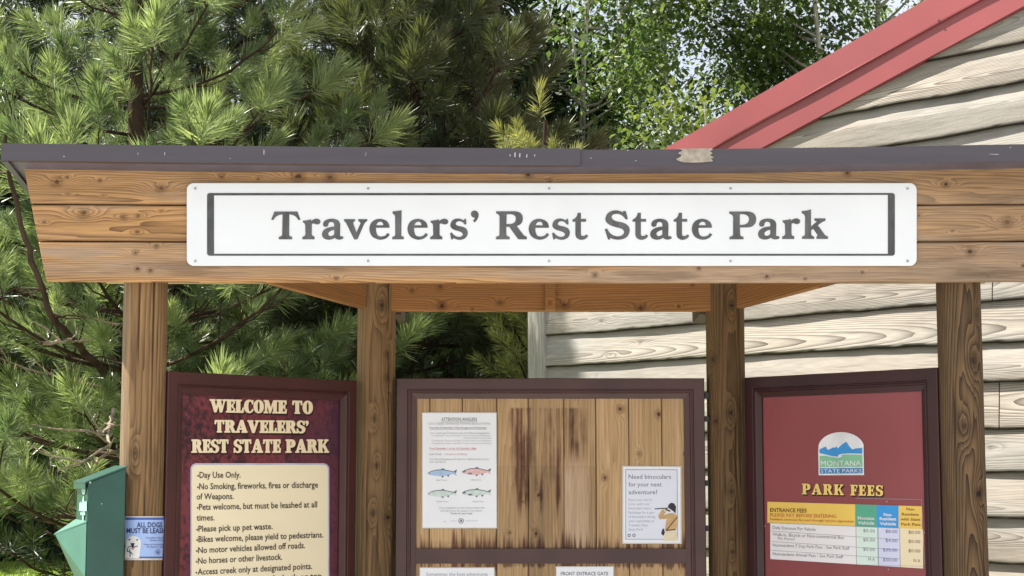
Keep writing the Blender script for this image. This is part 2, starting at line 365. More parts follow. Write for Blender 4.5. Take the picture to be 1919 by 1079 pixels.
def tube(pts, rad, n=6):
    P = np.array(pts, float); R = np.array(rad, float); m = len(P)
    T = np.gradient(P, axis=0); T /= np.linalg.norm(T, axis=1)[:, None] + 1e-9
    up = np.where(np.abs(T[:, 2:3]) > 0.9, np.array([[1.0, 0, 0]]), np.array([[0, 0, 1.0]]))
    X = np.cross(T, up); X /= np.linalg.norm(X, axis=1)[:, None] + 1e-9; Y = np.cross(T, X)
    a = np.arange(n) / n * 2 * np.pi
    V = P[:, None, :] + R[:, None, None] * (np.cos(a)[None, :, None] * X[:, None, :] + np.sin(a)[None, :, None] * Y[:, None, :])
    i = np.arange(m * n).reshape(m, n)
    F = np.stack([i[:-1], np.roll(i, -1, 1)[:-1], np.roll(i, -1, 1)[1:], i[1:]], -1).reshape(-1, 4)
    return V.reshape(-1, 3), F
class Tubes:
    def __init__(s): s.V = []; s.F = []; s.n = 0
    def add(s, pts, rad, n=6):
        v, f = tube(pts, rad, n); s.V.append(v); s.F.append(f + s.n); s.n += len(v)
    def build(s, name, mat, parent=None): return link(name, np_mesh(name, np.concatenate(s.V), np.concatenate(s.F), smooth=True), mat, parent)

# ------------------------------------------------------------------ lettering
def path(d):
    """'M x y L x y Q cx cy x y Z' -> list of contours"""
    t = d.replace('Z', ' Z ').split(); out = []; cur = []; i = 0; op = None
    while i < len(t):
        if t[i] in 'MLQZ': op = t[i]; i += 1
        if op == 'Z':
            if cur: out.append(cur); cur = []
            continue
        if op in 'ML':
            cur.append((float(t[i]), float(t[i + 1]))); i += 2
            if op == 'M': op = 'L'
        else:
            x0, y0 = cur[-1]; cx, cy, x1, y1 = map(float, t[i:i + 4]); i += 4
            for k in range(1, 7):
                q = k / 6; cur.append(((1 - q) ** 2 * x0 + 2 * q * (1 - q) * cx + q * q * x1, (1 - q) ** 2 * y0 + 2 * q * (1 - q) * cy + q * q * y1))
    if cur: out.append(cur)
    return out
# book face of the name board: (outline, left edge, baseline, units per photo pixel)
BOOK = {
 'T': ("M 135 155 L 550 155 L 605 300 L 570 312 Q 520 210 405 207 L 403 570 Q 405 600 455 610 L 458 655 L 215 655 L 215 612 Q 272 600 275 565 L 283 207 Q 160 215 120 310 L 78 300 Z", 78, 655, 9.595),
 'r': ("M 648 320 Q 720 318 795 293 L 797 325 Q 850 283 900 283 Q 965 290 965 345 Q 950 390 905 387 Q 880 387 850 372 Q 825 368 810 380 L 808 560 Q 815 600 858 605 L 858 655 L 640 655 L 640 610 Q 690 600 695 560 L 690 400 Q 685 370 645 345 Z", 640, 655, 9.595),
 'a': ("M 1010 385 Q 1015 325 1070 303 Q 1130 280 1190 285 Q 1320 295 1320 400 L 1315 590 Q 1330 605 1360 597 L 1383 632 Q 1340 665 1290 660 Q 1245 655 1222 628 Q 1170 665 1100 663 Q 990 650 990 560 Q 1000 440 1210 425 L 1210 390 Q 1205 345 1160 342 Q 1120 342 1108 375 Q 1110 430 1055 432 Q 1010 430 1010 385 Z M 1210 485 Q 1105 510 1103 555 Q 1110 600 1150 597 Q 1205 585 1210 560 Z", 990, 655, 9.595),
 'v': ("M 1388 292 L 1590 292 L 1588 325 Q 1550 340 1556 370 L 1612 530 L 1685 365 Q 1680 340 1643 330 L 1645 292 L 1808 292 L 1805 325 Q 1760 350 1740 400 L 1632 650 Q 1600 662 1570 655 L 1430 370 Q 1412 340 1388 325 Z", 1388, 655, 9.595),
 'e': ("M 975 446 L 730 448 Q 725 540 765 590 Q 820 620 890 590 Q 915 575 935 540 L 978 568 Q 930 660 800 663 Q 610 640 608 455 Q 630 290 800 285 Q 970 300 975 446 Z M 735 402 L 860 402 Q 860 340 805 338 Q 750 345 735 402 Z", 608, 655, 9.595),
 'l': ("M 342 152 Q 430 150 505 130 L 500 580 Q 510 605 548 612 L 545 655 L 335 655 L 335 612 Q 385 605 390 565 L 388 260 Q 385 205 345 195 Z", 335, 655, 9.595),
 's': ("M 1640 285 L 1663 287 L 1672 385 L 1640 390 Q 1590 320 1530 330 Q 1470 345 1480 385 Q 1490 410 1560 420 Q 1700 440 1695 545 Q 1680 660 1545 665 Q 1490 660 1440 635 L 1420 660 L 1395 655 L 1375 545 L 1405 530 Q 1460 610 1545 612 Q 1610 600 1605 560 Q 1590 520 1500 500 Q 1380 470 1380 400 Q 1390 285 1520 280 Q 1575 285 1620 312 Z", 1375, 655, 9.595),
 "'": ("M 1750 195 Q 1755 140 1815 137 Q 1890 145 1890 220 Q 1885 290 1820 352 L 1785 320 Q 1815 295 1820 265 Q 1755 265 1750 195 Z", 1750, 655, 9.595),
 'R': ("M 92 150 L 430 150 Q 575 160 575 280 Q 570 390 465 415 L 585 575 Q 605 600 645 605 L 645 655 L 490 655 L 330 432 L 275 432 L 278 565 Q 285 605 338 610 L 338 655 L 90 655 L 90 610 Q 150 600 152 565 L 155 250 Q 150 205 92 190 Z M 285 205 L 345 203 Q 450 210 447 285 Q 445 370 350 378 L 278 378 Z", 90, 655, 9.595),
 't': ("M 1560 178 L 1618 178 L 1618 288 L 1712 288 L 1712 338 L 1618 338 L 1618 560 Q 1620 600 1660 595 Q 1700 590 1715 565 L 1750 592 Q 1710 665 1620 665 Q 1520 650 1518 560 L 1518 338 L 1465 338 L 1468 300 Q 1550 270 1560 178 Z", 1465, 655, 9.595),
 'S': ("M 415 132 L 460 135 L 495 262 L 460 275 Q 400 180 310 178 Q 225 185 228 235 Q 240 290 330 305 Q 525 330 525 450 Q 510 600 335 603 Q 260 600 205 572 L 203 600 L 170 600 L 115 430 L 155 420 Q 210 545 335 548 Q 430 540 432 470 Q 425 425 330 405 Q 125 360 125 265 Q 140 125 300 122 Q 370 125 415 158 Z", 115, 596, 8.723),
 'P': ("M 112 145 L 450 145 Q 597 155 597 285 Q 590 430 430 433 L 305 433 L 308 560 Q 315 595 368 600 L 370 645 L 115 645 L 118 600 Q 175 590 180 560 L 182 250 Q 175 200 112 185 Z M 302 200 Q 310 192 350 193 Q 465 200 467 285 Q 465 375 350 385 L 302 385 Z", 112, 645, 9.595),
 'k': ("M 1412 145 Q 1500 140 1583 112 L 1582 420 L 1685 335 Q 1680 320 1643 318 L 1643 275 L 1843 275 L 1840 320 Q 1790 330 1705 400 L 1835 575 Q 1855 595 1887 598 L 1885 645 L 1680 645 L 1680 602 Q 1705 595 1695 570 L 1625 465 L 1585 490 L 1585 560 Q 1595 600 1640 602 L 1638 645 L 1420 645 L 1420 602 Q 1470 595 1472 560 L 1475 250 Q 1465 195 1415 182 Z", 1412, 645, 9.595),
}
STEM = "L 0 700 L 0 635 Q 70 630 75 590 L 75 110 Q 70 70 0 65 Z"
FAT = {
 'E': (525, "M 0 0 L 510 0 L 525 235 L 460 235 Q 440 85 345 80 L 290 80 L 290 320 Q 370 320 375 235 L 430 235 L 430 480 L 375 480 Q 370 395 290 395 L 290 620 L 345 620 Q 430 615 445 490 L 510 490 L 500 700 " + STEM),
 'F': (510, "M 0 0 L 370 0 L 370 65 Q 290 70 290 110 L 290 310 Q 370 310 375 225 L 430 225 L 430 475 L 375 475 Q 370 390 290 390 L 290 620 L 345 620 Q 430 615 445 490 L 510 490 L 500 700 " + STEM),
 'L': (505, "M 0 0 L 490 0 L 505 270 L 440 270 Q 420 85 330 80 L 295 80 L 295 590 Q 300 630 375 635 L 375 700 " + STEM),
 'C': (550, "M 540 470 L 540 700 L 490 700 L 460 650 Q 410 712 310 712 Q 20 690 10 350 Q 20 10 310 -12 Q 500 -5 550 190 L 490 215 Q 440 75 345 70 Q 250 80 245 350 Q 250 620 345 632 Q 450 620 480 470 Z"),
 'O': (590, "M 300 712 Q 20 690 10 350 Q 20 10 300 -12 Q 580 10 590 350 Q 580 690 300 712 Z M 300 640 Q 225 620 225 350 Q 225 80 300 60 Q 375 80 375 350 Q 375 620 300 640 Z"),
 'M': (800, "M 0 0 L 250 0 L 250 65 Q 180 70 180 110 L 180 480 L 340 0 L 400 0 L 560 500 L 560 110 Q 560 70 510 65 L 510 0 L 800 0 L 800 65 Q 750 70 750 110 L 750 590 Q 750 630 800 635 L 800 700 L 550 700 L 410 290 L 270 700 " + STEM),
 'W': (940, "M 0 700 L 330 700 L 330 635 Q 275 630 290 580 L 370 270 L 450 560 Q 440 625 400 635 L 400 700 L 690 700 L 690 635 Q 640 630 655 580 L 730 280 L 800 560 Q 815 625 750 635 L 750 700 L 940 700 L 940 635 Q 890 620 870 560 L 720 0 L 600 0 L 500 370 L 390 0 L 270 0 L 95 580 Q 75 630 0 635 Z"),
 'T': (600, "M 150 0 L 450 0 L 450 65 Q 395 70 395 110 L 395 620 L 430 620 Q 505 610 525 470 L 585 470 L 575 700 L 25 700 L 15 470 L 75 470 Q 95 610 170 620 L 195 620 L 195 110 Q 195 70 150 65 Z"),
 'R': (680, "M 0 0 L 350 0 L 350 65 Q 290 70 290 110 L 290 310 L 330 310 L 480 0 L 690 0 L 690 65 Q 640 75 610 130 L 505 350 Q 600 390 600 520 Q 590 690 400 700 " + STEM + " M 290 390 L 320 390 Q 375 400 375 510 Q 375 615 320 620 L 290 620 Z"),
 'A': (720, "M 0 0 L 240 0 L 240 65 Q 190 75 205 120 L 220 170 L 400 170 L 420 110 Q 430 70 370 65 L 370 0 L 720 0 L 720 65 Q 675 75 655 130 L 450 712 L 300 712 L 85 130 Q 60 70 0 65 Z M 245 250 L 375 250 L 310 460 Z"),
 'V': (720, "M 720 700 L 470 700 L 470 635 Q 530 630 515 580 L 420 280 L 315 580 Q 295 630 350 635 L 350 700 L 0 700 L 0 635 Q 50 630 70 580 L 290 -12 L 420 -12 L 635 580 Q 650 620 720 635 Z"),
 'S': (530, "M 450 700 L 420 650 Q 360 712 265 712 Q 30 700 20 500 Q 30 350 220 300 Q 345 260 345 180 Q 340 75 250 65 Q 120 70 80 250 L 20 250 L 20 0 L 75 0 L 105 50 Q 170 -12 275 -12 Q 520 0 530 220 Q 520 370 330 420 Q 200 460 200 530 Q 205 625 280 635 Q 390 625 435 470 L 495 470 L 495 700 Z"),
 'P': (610, "M 0 0 L 370 0 L 370 65 Q 290 70 290 110 L 290 280 L 400 280 Q 610 300 610 490 Q 600 690 400 700 " + STEM + " M 290 360 L 320 360 Q 385 370 385 490 Q 385 610 320 620 L 290 620 Z"),
 'K': (710, "M 0 0 L 350 0 L 350 65 Q 290 70 290 110 L 290 260 L 340 320 L 470 130 Q 490 75 430 65 L 430 0 L 720 0 L 720 65 Q 670 75 640 120 L 460 420 L 570 570 Q 610 625 680 635 L 680 700 L 430 700 L 430 635 Q 490 625 465 580 L 290 360 L 290 590 Q 290 630 350 635 L 350 700 " + STEM),
 "'": (190, "M 10 610 Q 20 705 100 712 Q 190 700 190 590 Q 180 470 70 400 L 45 440 Q 100 480 100 520 Q 20 530 10 610 Z"),
 ' ': (300, ""),
}
class Words:
    """a heading: one part per word, whatever number of layers is drawn"""
    def __init__(s): s.m = {}
    def word(s, k): return s.m.setdefault(k, MB())
    def build(s, name, mat, parent):
        for m in s.m.values(): m.build(name, mat, parent)
def fat_text(wd, mp, s, x0, y0, x1, y1, cap, off, sp=35, dx=0, dy=0):
    pen = 0; gl = []; k = 0
    for ch in s:
        w, d = FAT[ch]; k += ch == ' '; gl.append((pen, path(d), k)); pen += w + sp
    tot = pen - sp
    for p0, cs, k in gl:
        if not cs: continue
        cs = [[(x0 + (x + p0) / tot * (x1 - x0) + dx, y0 + (x + p0) / tot * (y1 - y0) - y / 700 * cap + dy) for x, y in c] for c in cs]
        wd.word(s + str(k)).shape(mp, cs, off)
_cache = {}
def sans_mesh(s, bold):
    if (s, bold) not in _cache:
        cu = bpy.data.curves.new('t', 'FONT'); cu.body = s; cu.size = 1; cu.resolution_u = 2; cu.offset = bold
        ob = bpy.data.objects.new('t', cu); me = bpy.data.meshes.new_from_object(ob)
        v = np.empty(len(me.vertices) * 3); me.vertices.foreach_get('co', v); v = v.reshape(-1, 3)
        _cache[(s, bold)] = (v, [tuple(p.vertices) for p in me.polygons])
        bpy.data.objects.remove(ob); bpy.data.curves.remove(cu); bpy.data.meshes.remove(me)
    return _cache[(s, bold)]
CAPH = sans_mesh('H', 0.0)[0][:, 1].max()
def sans(mb, mp, s, x0, y0, x1, y1, cap, off, bold=0.0):
    v, f = sans_mesh(s, bold)
    if not len(v): return
    if isinstance(mb, Lines): mb = mb.new()
    a, b = v[:, 0].min(), v[:, 0].max(); i = len(mb.v)
    for x, y, _ in v:
        q = (x - a) / (b - a); mb.v.append(tuple(mp.px(x0 + q * (x1 - x0), y0 + q * (y1 - y0) - y / CAPH * cap, off)))
    for p in f: mb.f.append(tuple(i + k for k in p)); mb.mi.append(mb.k)
class Lines:
    """collects lines of writing; every line becomes a part of its own"""
    def __init__(s): s.m = []
    def new(s): s.m.append(MB()); return s.m[-1]
    def shape(s, *a): s.new().shape(*a)
    def line(s, *a): s.new().line(*a)
    def build(s, name, mat, parent):
        for m in s.m: m.build(name, mat, parent)
def rrect(x0, y0, x1, y1, r, n=6):
    out = []
    for cx, cy, a0 in ((x1 - r, y0 + r, -90), (x1 - r, y1 - r, 0), (x0 + r, y1 - r, 90), (x0 + r, y0 + r, 180)):
        for k in range(n + 1):
            a = math.radians(a0 + 90 * k / n); out.append((cx + r * math.cos(a), cy + r * math.sin(a)))
    return out
def disc(cx, cy, r, n=14, ry=None): return [(cx + r * math.cos(2 * math.pi * k / n), cy + (ry or r) * math.sin(2 * math.pi * k / n)) for k in range(n)]

# ================================================================== the ground
def sheet(name, x0, x1, y0, y1, z, mat):
    mb = MB(); mb.face([(x0, y0, z), (x1, y0, z), (x1, y1, z), (x0, y1, z)]); o = mb.build(name, mat); o['kind'] = 'structure'; return o
sheet('lawn', -400, 400, -200, 600, 0.0, M['lawn'])
sheet('bounce_ground', -16, 16, -40.0, 8.2, 0.004, M['bounce_gravel'])  # unseen ground, made wide and pale to bounce light onto the kiosk

# ================================================================== the kiosk
FY = 6.40                                   # front face of the fascia
FP = Pl((0, FY, CAMZ), (1, 0, 0))
XC = FP.uv(1036, 600)[0]                    # middle of the kiosk
R = 0.0845
PF, PB = 6.53, 7.41                         # depth of the front and the back posts
def post_x(px, y): return at(px, 700, y).x
XFL, XBL, XBR, XFR = post_x(270, PF), post_x(705, PB), post_x(1360, PB), post_x(1800, PF)
kiosk = thing('kiosk', (XC, 6.9, 0), 'open timber kiosk with round log posts and a dark metal edged roof', 'kiosk')

def log_post(x, y, ztop, mat, seed, knots, checks, period=0.012, grayside=0.0, h0=0.02, slope=0.012, strength=1):
    nz, na = 560, 84
    z = np.linspace(0.0, ztop, nz)[:, None] + np.zeros((1, na)); th = np.linspace(0, 2 * np.pi, na, endpoint=False)[None, :] + np.zeros((nz, 1))
    # th = 0 faces the camera, b measured round the girth
    b = ((th + np.pi) % (2 * np.pi) - np.pi) * R
    rr = R * (1 + 0.008 * vn(z * 2.2, b * 12, seed) + 0.005 * vn(z * 14, b * 60, seed + 1))
    att = grain(z, b, seed, period=period, b0=0.012 * (seed % 3 - 1), h0=h0, slope=slope, wig=0.03, knots=knots, fiber=0.22, tone=0.22, kshape=(5.5, 1.6), krise=3.2)
    for b1, z0, z1, w in checks:
        bl = b1 + 0.004 * vn(z * 5, z * 0, seed + 9)
        m = np.exp(-((b - bl) / w) ** 2) * sstep(z0 - 0.08, z0 + 0.05, z) * (1 - sstep(z1 - 0.05, z1 + 0.08, z))
        att['dark'] = np.maximum(att['dark'], 0.9 * m); rr = rr - 0.004 * m
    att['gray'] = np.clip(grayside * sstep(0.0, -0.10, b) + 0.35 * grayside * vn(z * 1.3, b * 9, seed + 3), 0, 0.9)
    P = np.stack([x + rr * np.sin(th), y - rr * np.cos(th), z], -1)
    g = Grid(); g.add(P, att, wrap=True); return g.build('post', mat, kiosk, smooth=True)
def kz(py, y): return at(960, py, y).z
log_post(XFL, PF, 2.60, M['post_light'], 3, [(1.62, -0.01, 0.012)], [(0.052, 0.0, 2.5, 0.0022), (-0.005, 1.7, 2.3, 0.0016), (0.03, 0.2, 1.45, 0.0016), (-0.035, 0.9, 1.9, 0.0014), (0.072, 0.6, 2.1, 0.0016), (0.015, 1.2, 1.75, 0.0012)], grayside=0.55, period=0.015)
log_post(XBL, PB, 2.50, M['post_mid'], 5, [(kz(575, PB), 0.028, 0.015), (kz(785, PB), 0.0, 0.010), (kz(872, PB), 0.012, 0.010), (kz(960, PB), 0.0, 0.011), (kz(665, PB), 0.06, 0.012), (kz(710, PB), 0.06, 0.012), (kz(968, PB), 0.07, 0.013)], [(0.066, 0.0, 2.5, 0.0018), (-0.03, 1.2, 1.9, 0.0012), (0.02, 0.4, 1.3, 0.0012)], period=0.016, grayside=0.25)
log_post(XBR, PB, 2.50, M['post_deep_brown'], 8, [(kz(575, PB), 0.02, 0.012), (kz(675, PB), -0.07, 0.014), (kz(775, PB), 0.01, 0.012), (kz(790, PB), -0.062, 0.008), (kz(920, PB), 0.01, 0.009), (kz(1032, PB), 0.01, 0.008)], [(0.028, 0.0, 1.75, 0.0022), (-0.02, 0.0, 1.6, 0.0018), (0.055, 0.9, 2.4, 0.0015)], period=0.012, grayside=0.2)
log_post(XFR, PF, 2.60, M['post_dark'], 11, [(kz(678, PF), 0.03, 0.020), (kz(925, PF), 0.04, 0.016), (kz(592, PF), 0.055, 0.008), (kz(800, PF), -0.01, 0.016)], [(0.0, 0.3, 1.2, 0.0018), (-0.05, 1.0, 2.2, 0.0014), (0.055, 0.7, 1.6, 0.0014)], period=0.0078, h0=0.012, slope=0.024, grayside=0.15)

# fascia: three boards with a sloping end
def fascia():
    g = Grid()
    pL = [(45, 317), (58, 382), (72, 452), (87, 524)]
    zl = [FP.uv(960, y)[1] for y in (316, 382.5, 451.5, 526)]; zl[0] += 0.012
    def xleft(z):
        z0, z1 = zl[0] - 0.012, zl[3]; x0, x1 = FP.uv(45, 317)[0], FP.uv(87, 524)[0]
        return x0 + (z - z0) / (z1 - z0) * (x1 - x0)
    kn = [  # pixel positions of the knots, radius in metres
        [(106, 340, .016), (302, 351, .015), (415, 329, .007), (484, 333, .005), (559, 328, .018), (619, 330, .016), (187, 337, .007), (126, 331, .005), (620, 331, .012), (990, 324, .012), (1588, 322, .011), (1772, 344, .010), (127, 363, .003), (194, 365, .003), (1030, 337, .006)],
        [(157, 399, .016), (232, 406, .010), (258, 403, .007), (302, 394, .004), (83, 416, .005), (1888, 415, .015), (1785, 431, .004), (1722, 402, .004), (257, 433, .006)],
        [(293, 460, .008), (254, 472, .008), (282, 505, .009), (258, 502, .009), (630, 519, .007), (1115, 512, .009), (1310, 500, .007), (1437, 515, .009), (1509, 520, .005), (1616, 508, .005), (1852, 516, .005), (1818, 470, .014), (1918, 497, .007)]]
    for k in range(3):
        z1, z0 = zl[k] - (0.0 if k == 0 else 0.0022), zl[k + 1] + (0.0022 if k < 2 else 0.0)
        nv = 52; nu = 1050
        v = np.linspace(z0, z1, nv)[:, None] + np.zeros((1, nu)); t = np.linspace(0, 1, nu)[None, :] + np.zeros((nv, 1))
        xl = xleft(v); xr = 2 * XC - xl; x = xl + t * (xr - xl)
        # slight sag of the long boards
        sag = -0.006 * (1 - ((x - XC) / 2.0) ** 2)
        knots = []
        for px, py, r in kn[k]:
            u_, v_ = FP.uv(px, py); knots.append((u_, v_, r * 0.9))
        rng = random.Random(40 + k)
        att = grain(x, v, 20 + 3 * k, period=0.0085 if k != 1 else 0.0105, b0=(z0 + z1) / 2 + (-0.06, -0.015, -0.10)[k], h0=(0.035, 0.03, 0.03)[k], slope=(0.03, -0.035, 0.025)[k], wig=0.03, knots=knots, fiber=0.20, tone=0.20, kshape=(5.0, 1.7), krise=3.5)
        att['tone'] = att['tone'] - 0.22 * sstep(1.05, 1.7, x - XC) + 0.12 * vn(x * 1.7, v * 40, k + 2)
        q = (v - z0) / (z1 - z0)
        gr = 0.12 + 0.35 * sstep(0.25, -0.2, fbm(x * 0.8, v * 9, 7 + k)) * (0.5, 0.35, 1.0)[k]
        if k == 2: gr = gr + 0.45 * sstep(0.62, 0.28, q + 0.2 * vn(x * 2.5, v * 8, 3)) * sstep(0.02, 0.2, q)
        gr = gr + 0.25 * sstep(1.2, 2.0, x - XC + 0.8) + 0.5 * sstep(0.15, 0.5, fbm(x * 1.3, v * 14, 11 + k))
        att['gray'] = np.clip(gr, 0, 0.85)
        # grime: dark smudges under the edge of the boards
        att['dark'] = np.maximum(att['dark'], 0.45 * sstep(0.35, 0.75, fbm(x * 3.5, v * 30, 12 + k) + 0.25 * (k == 2)) * (0.35 if k < 2 else 0.75) * (1 if k != 2 else sstep(0.75, 0.45, q)))
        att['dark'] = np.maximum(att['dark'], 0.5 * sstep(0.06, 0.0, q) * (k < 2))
        edge = np.minimum(q, 1 - q) * (z1 - z0); rnd = 0.004 * (1 - np.clip(edge / 0.004, 0, 1)) ** 2
        y = FY + rnd + 0.0012 * vn(x * 2, v * 15, 30 + k)
        P = np.stack([x, y, v + sag + CAMZ], -1)
        g.add(P, att, off=(0, 0.038, 0))
    # backing strip behind the grooves
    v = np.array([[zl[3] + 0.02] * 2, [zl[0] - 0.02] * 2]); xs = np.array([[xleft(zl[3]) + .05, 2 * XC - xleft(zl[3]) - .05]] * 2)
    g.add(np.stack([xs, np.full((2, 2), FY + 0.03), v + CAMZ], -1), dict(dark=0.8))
    return g.build('fascia', M['fascia'], kiosk)
fascia()

# headers between the posts (the roof falls towards the back)
HZ = at(960, 583, PB - 0.05).z
def beam(p0, p1, h, th, z0a, z0b, mat, name, seed, knots=(), period=0.009):
    d = Vector((p1[0] - p0[0], p1[1] - p0[1], 0)); L = d.length; d.normalize(); nrm = Vector((d.y, -d.x, 0))
    if nrm.y > 0: nrm = -nrm
    nu, nv = max(60, int(L / 0.004)), 44
    t = np.linspace(0, 1, nu)[None, :] + np.zeros((nv, 1)); q = np.linspace(0, 1, nv)[:, None] + np.zeros((1, nu))
    z = z0a + (z0b - z0a) * t + q * h
    P = np.stack([p0[0] + d.x * L * t + nrm.x * th / 2, p0[1] + d.y * L * t + nrm.y * th / 2, z], -1)
    att = grain(t * L, q * h, seed, period=period, b0=-0.03, h0=0.03, slope=0.02, wig=0.03, knots=knots, fiber=0.08, tone=0.1)
    if d.x < 0: P = P[:, ::-1]; att = {k: v[:, ::-1] for k, v in att.items()}
    g = Grid(); g.add(P, att, off=tuple(-nrm * th)); return g.build(name, mat, kiosk)
kn = []
x0h = XBL + 0.05
for px, py, r in ((772, 544, .008), (825, 537, .009), (828, 573, .014), (937, 566, .011), (931, 528, .006), (885, 580, .004), (1058, 571, .014), (1200, 577, .014), (1272, 574, .005), (1298, 533, .006)):
    p = at(px, py, PB - 0.05); kn.append((p.x - x0h, p.z - HZ, r))
beam((x0h, PB - 0.03), (XBR - 0.05, PB - 0.03), 0.26, 0.04, HZ, HZ, M['header'], 'header', 33, kn)
HS = 0.165
beam((XBL - 0.02, PB - 0.02), (XFL, PF + 0.02), 0.24, 0.04, HZ + 0.004, HZ + HS, M['header'], 'side_header', 36)
beam((XBR + 0.02, PB - 0.02), (XFR, PF + 0.02), 0.24, 0.04, HZ + 0.004, HZ + HS, M['header'], 'side_header', 39)
p0, p1 = at(1022, 582, PB - 0.07), at(1041, 582, PB - 0.07)
beam((p0.x, PB - 0.064), (p1.x, PB - 0.064), 0.24, 0.025, HZ + 0.003, HZ + 0.003, M['header'], 'cleat', 42, [(0.02, 0.03, 0.006)])
for a, b_ in ((744, 757), (1302, 1326)):
    q0, q1 = at(a, 590, PB + 0.25), at(b_, 590, PB + 0.25); mb = MB()
    zt = at(a, 604, PB + 0.3).z
    mb.quad_box([(q0.x, PB + 0.05, HZ - 0.005), (q1.x, PB + 0.05, HZ - 0.005), (q1.x, PB + 0.36, zt), (q0.x, PB + 0.36, zt)],
                [(q0.x, PB + 0.05, HZ + 0.12), (q1.x, PB + 0.05, HZ + 0.12), (q1.x, PB + 0.36, zt + 0.12), (q0.x, PB + 0.36, zt + 0.12)])
    mb.build('rafter_tail', M['trim_under'], kiosk)

# roof slab and its metal edge
TY = 6.285
TP = Pl((0, TY, CAMZ), (1, 0, 0))
ZT = lambda px, py: TP.px(px, py).z
xl_, xr_ = TP.px(5, 290).x, 2 * XC - TP.px(5, 290).x
zt_l, zt_m, zt_r = ZT(5, 271), ZT(1087, 280.5), ZT(1919, 270)
zb_l, zb_m, zb_r = ZT(5, 306.5), ZT(1087, 312.5), ZT(1919, 304)
SL = HS / (PB - PF)
yb = PB + 0.36
def ztop(x):
    t = (x - TP.px(1087, 290).x)
    return zt_m + (zt_l - zt_m) * (t / (xl_ - TP.px(1087, 290).x)) ** 1.5 if t < 0 else zt_m + (zt_r - zt_m) * min(1.2, t / (TP.px(1919, 290).x - TP.px(1087, 290).x)) ** 1.5
mb = MB(); N_ = 24
for k in range(N_):
    xa, xb = xl_ + (xr_ - xl_) * k / N_, xl_ + (xr_ - xl_) * (k + 1) / N_
    za, zb = ztop(xa) - 0.004, ztop(xb) - 0.004; dr = SL * (yb - TY); th = 0.05
    mb.quad_box([(xa, TY + .012, za - th), (xb, TY + .012, zb - th), (xb, yb, zb - dr - th), (xa, yb, za - dr - th)], [(xa, TY + .012, za), (xb, TY + .012, zb), (xb, yb, zb - dr), (xa, yb, za - dr)])
mb.build('roof', M['slab'], kiosk)
mb = MB()
for k in range(14):
    ya, yb2 = FY + .05 + (yb - FY - .06) * k / 14, FY + .05 + (yb - FY - .06) * (k + 1) / 14 - .004
    za, zb = [min(zt_l, zt_m, zt_r) - 0.02 - 0.05 - SL * (q_ - TY) for q_ in (ya, yb2)]
    mb.quad_box([(xl_ + .05, ya, za - .012), (xr_ - .05, ya, za - .012), (xr_ - .05, yb2, zb - .012), (xl_ + .05, yb2, zb - .012)], [(xl_ + .05, ya, za), (xr_ - .05, ya, za), (xr_ - .05, yb2, zb), (xl_ + .05, yb2, zb)])
mb.build('roof_bounce_deck', M['bounce_deck'], kiosk)  # pale boards added under the roof to bounce light onto the panels
def trim_piece(xa, xb, lift, y0):
    mb = MB(); n = 16; dz = zt_m - zb_m
    for k in range(n):
        a, b_ = xa + (xb - xa) * k / n, xa + (xb - xa) * (k + 1) / n
        A, B = ztop(a) + lift, ztop(b_) + lift
        w = lambda x: 0.0015 * math.sin(x * 9 + 1)
        mb.face([(a, y0 + w(a), A - dz), (b_, y0 + w(b_), B - dz), (b_, y0 + w(b_), B), (a, y0 + w(a), A)])
        mb.face([(a, y0 + w(a), A), (b_, y0 + w(b_), B), (b_, y0 + 0.07, B - 0.012), (a, y0 + 0.07, A - 0.012)])
        mb.face([(a, y0 + 0.012, A - dz + .001), (b_, y0 + 0.012, B - dz + .001), (b_, y0 + w(b_), B - dz), (a, y0 + w(a), A - dz)])
    return mb.build('roof_trim', M['trim'], kiosk)
xm = TP.px(1087, 290).x
trim_piece(xl_ - 0.003, xm, 0.004, TY - 0.010); trim_piece(xm - 0.02, xr_ + 0.003, 0.0, TY)
# soffit under the overhang and side edges of the roof
mb = MB(); n = 16; dz = zt_m - zb_m
for k in range(n):
    a, b_ = xl_ + (xr_ - xl_) * k / n, xl_ + (xr_ - xl_) * (k + 1) / n
    A, B = ztop(a) - dz + 0.006, ztop(b_) - dz + 0.006
    mb.quad_box([(a, TY + .012, A), (b_, TY + .012, B), (b_, FY + .05, B), (a, FY + .05, A)], [(a, TY + .012, A + .012), (b_, TY + .012, B + .012), (b_, FY + .05, B + .012), (a, FY + .05, A + .012)])
mb.build('soffit', M['trim_under'], kiosk)
for sx, x in ((-1, xl_), (1, xr_)):
    mb = MB(); z = ztop(x); dr = SL * (yb - TY)
    x0, x1 = (x - 0.004, x + 0.02) if sx < 0 else (x - 0.02, x + 0.004)
    mb.quad_box([(x0, TY + .002, z - dz), (x1, TY + .002, z - dz), (x1, yb, z - dr - dz), (x0, yb, z - dr - dz)], [(x0, TY + .002, z), (x1, TY + .002, z), (x1, yb, z - dr), (x0, yb, z - dr)])
    mb.build('side_trim', M['trim'], kiosk)
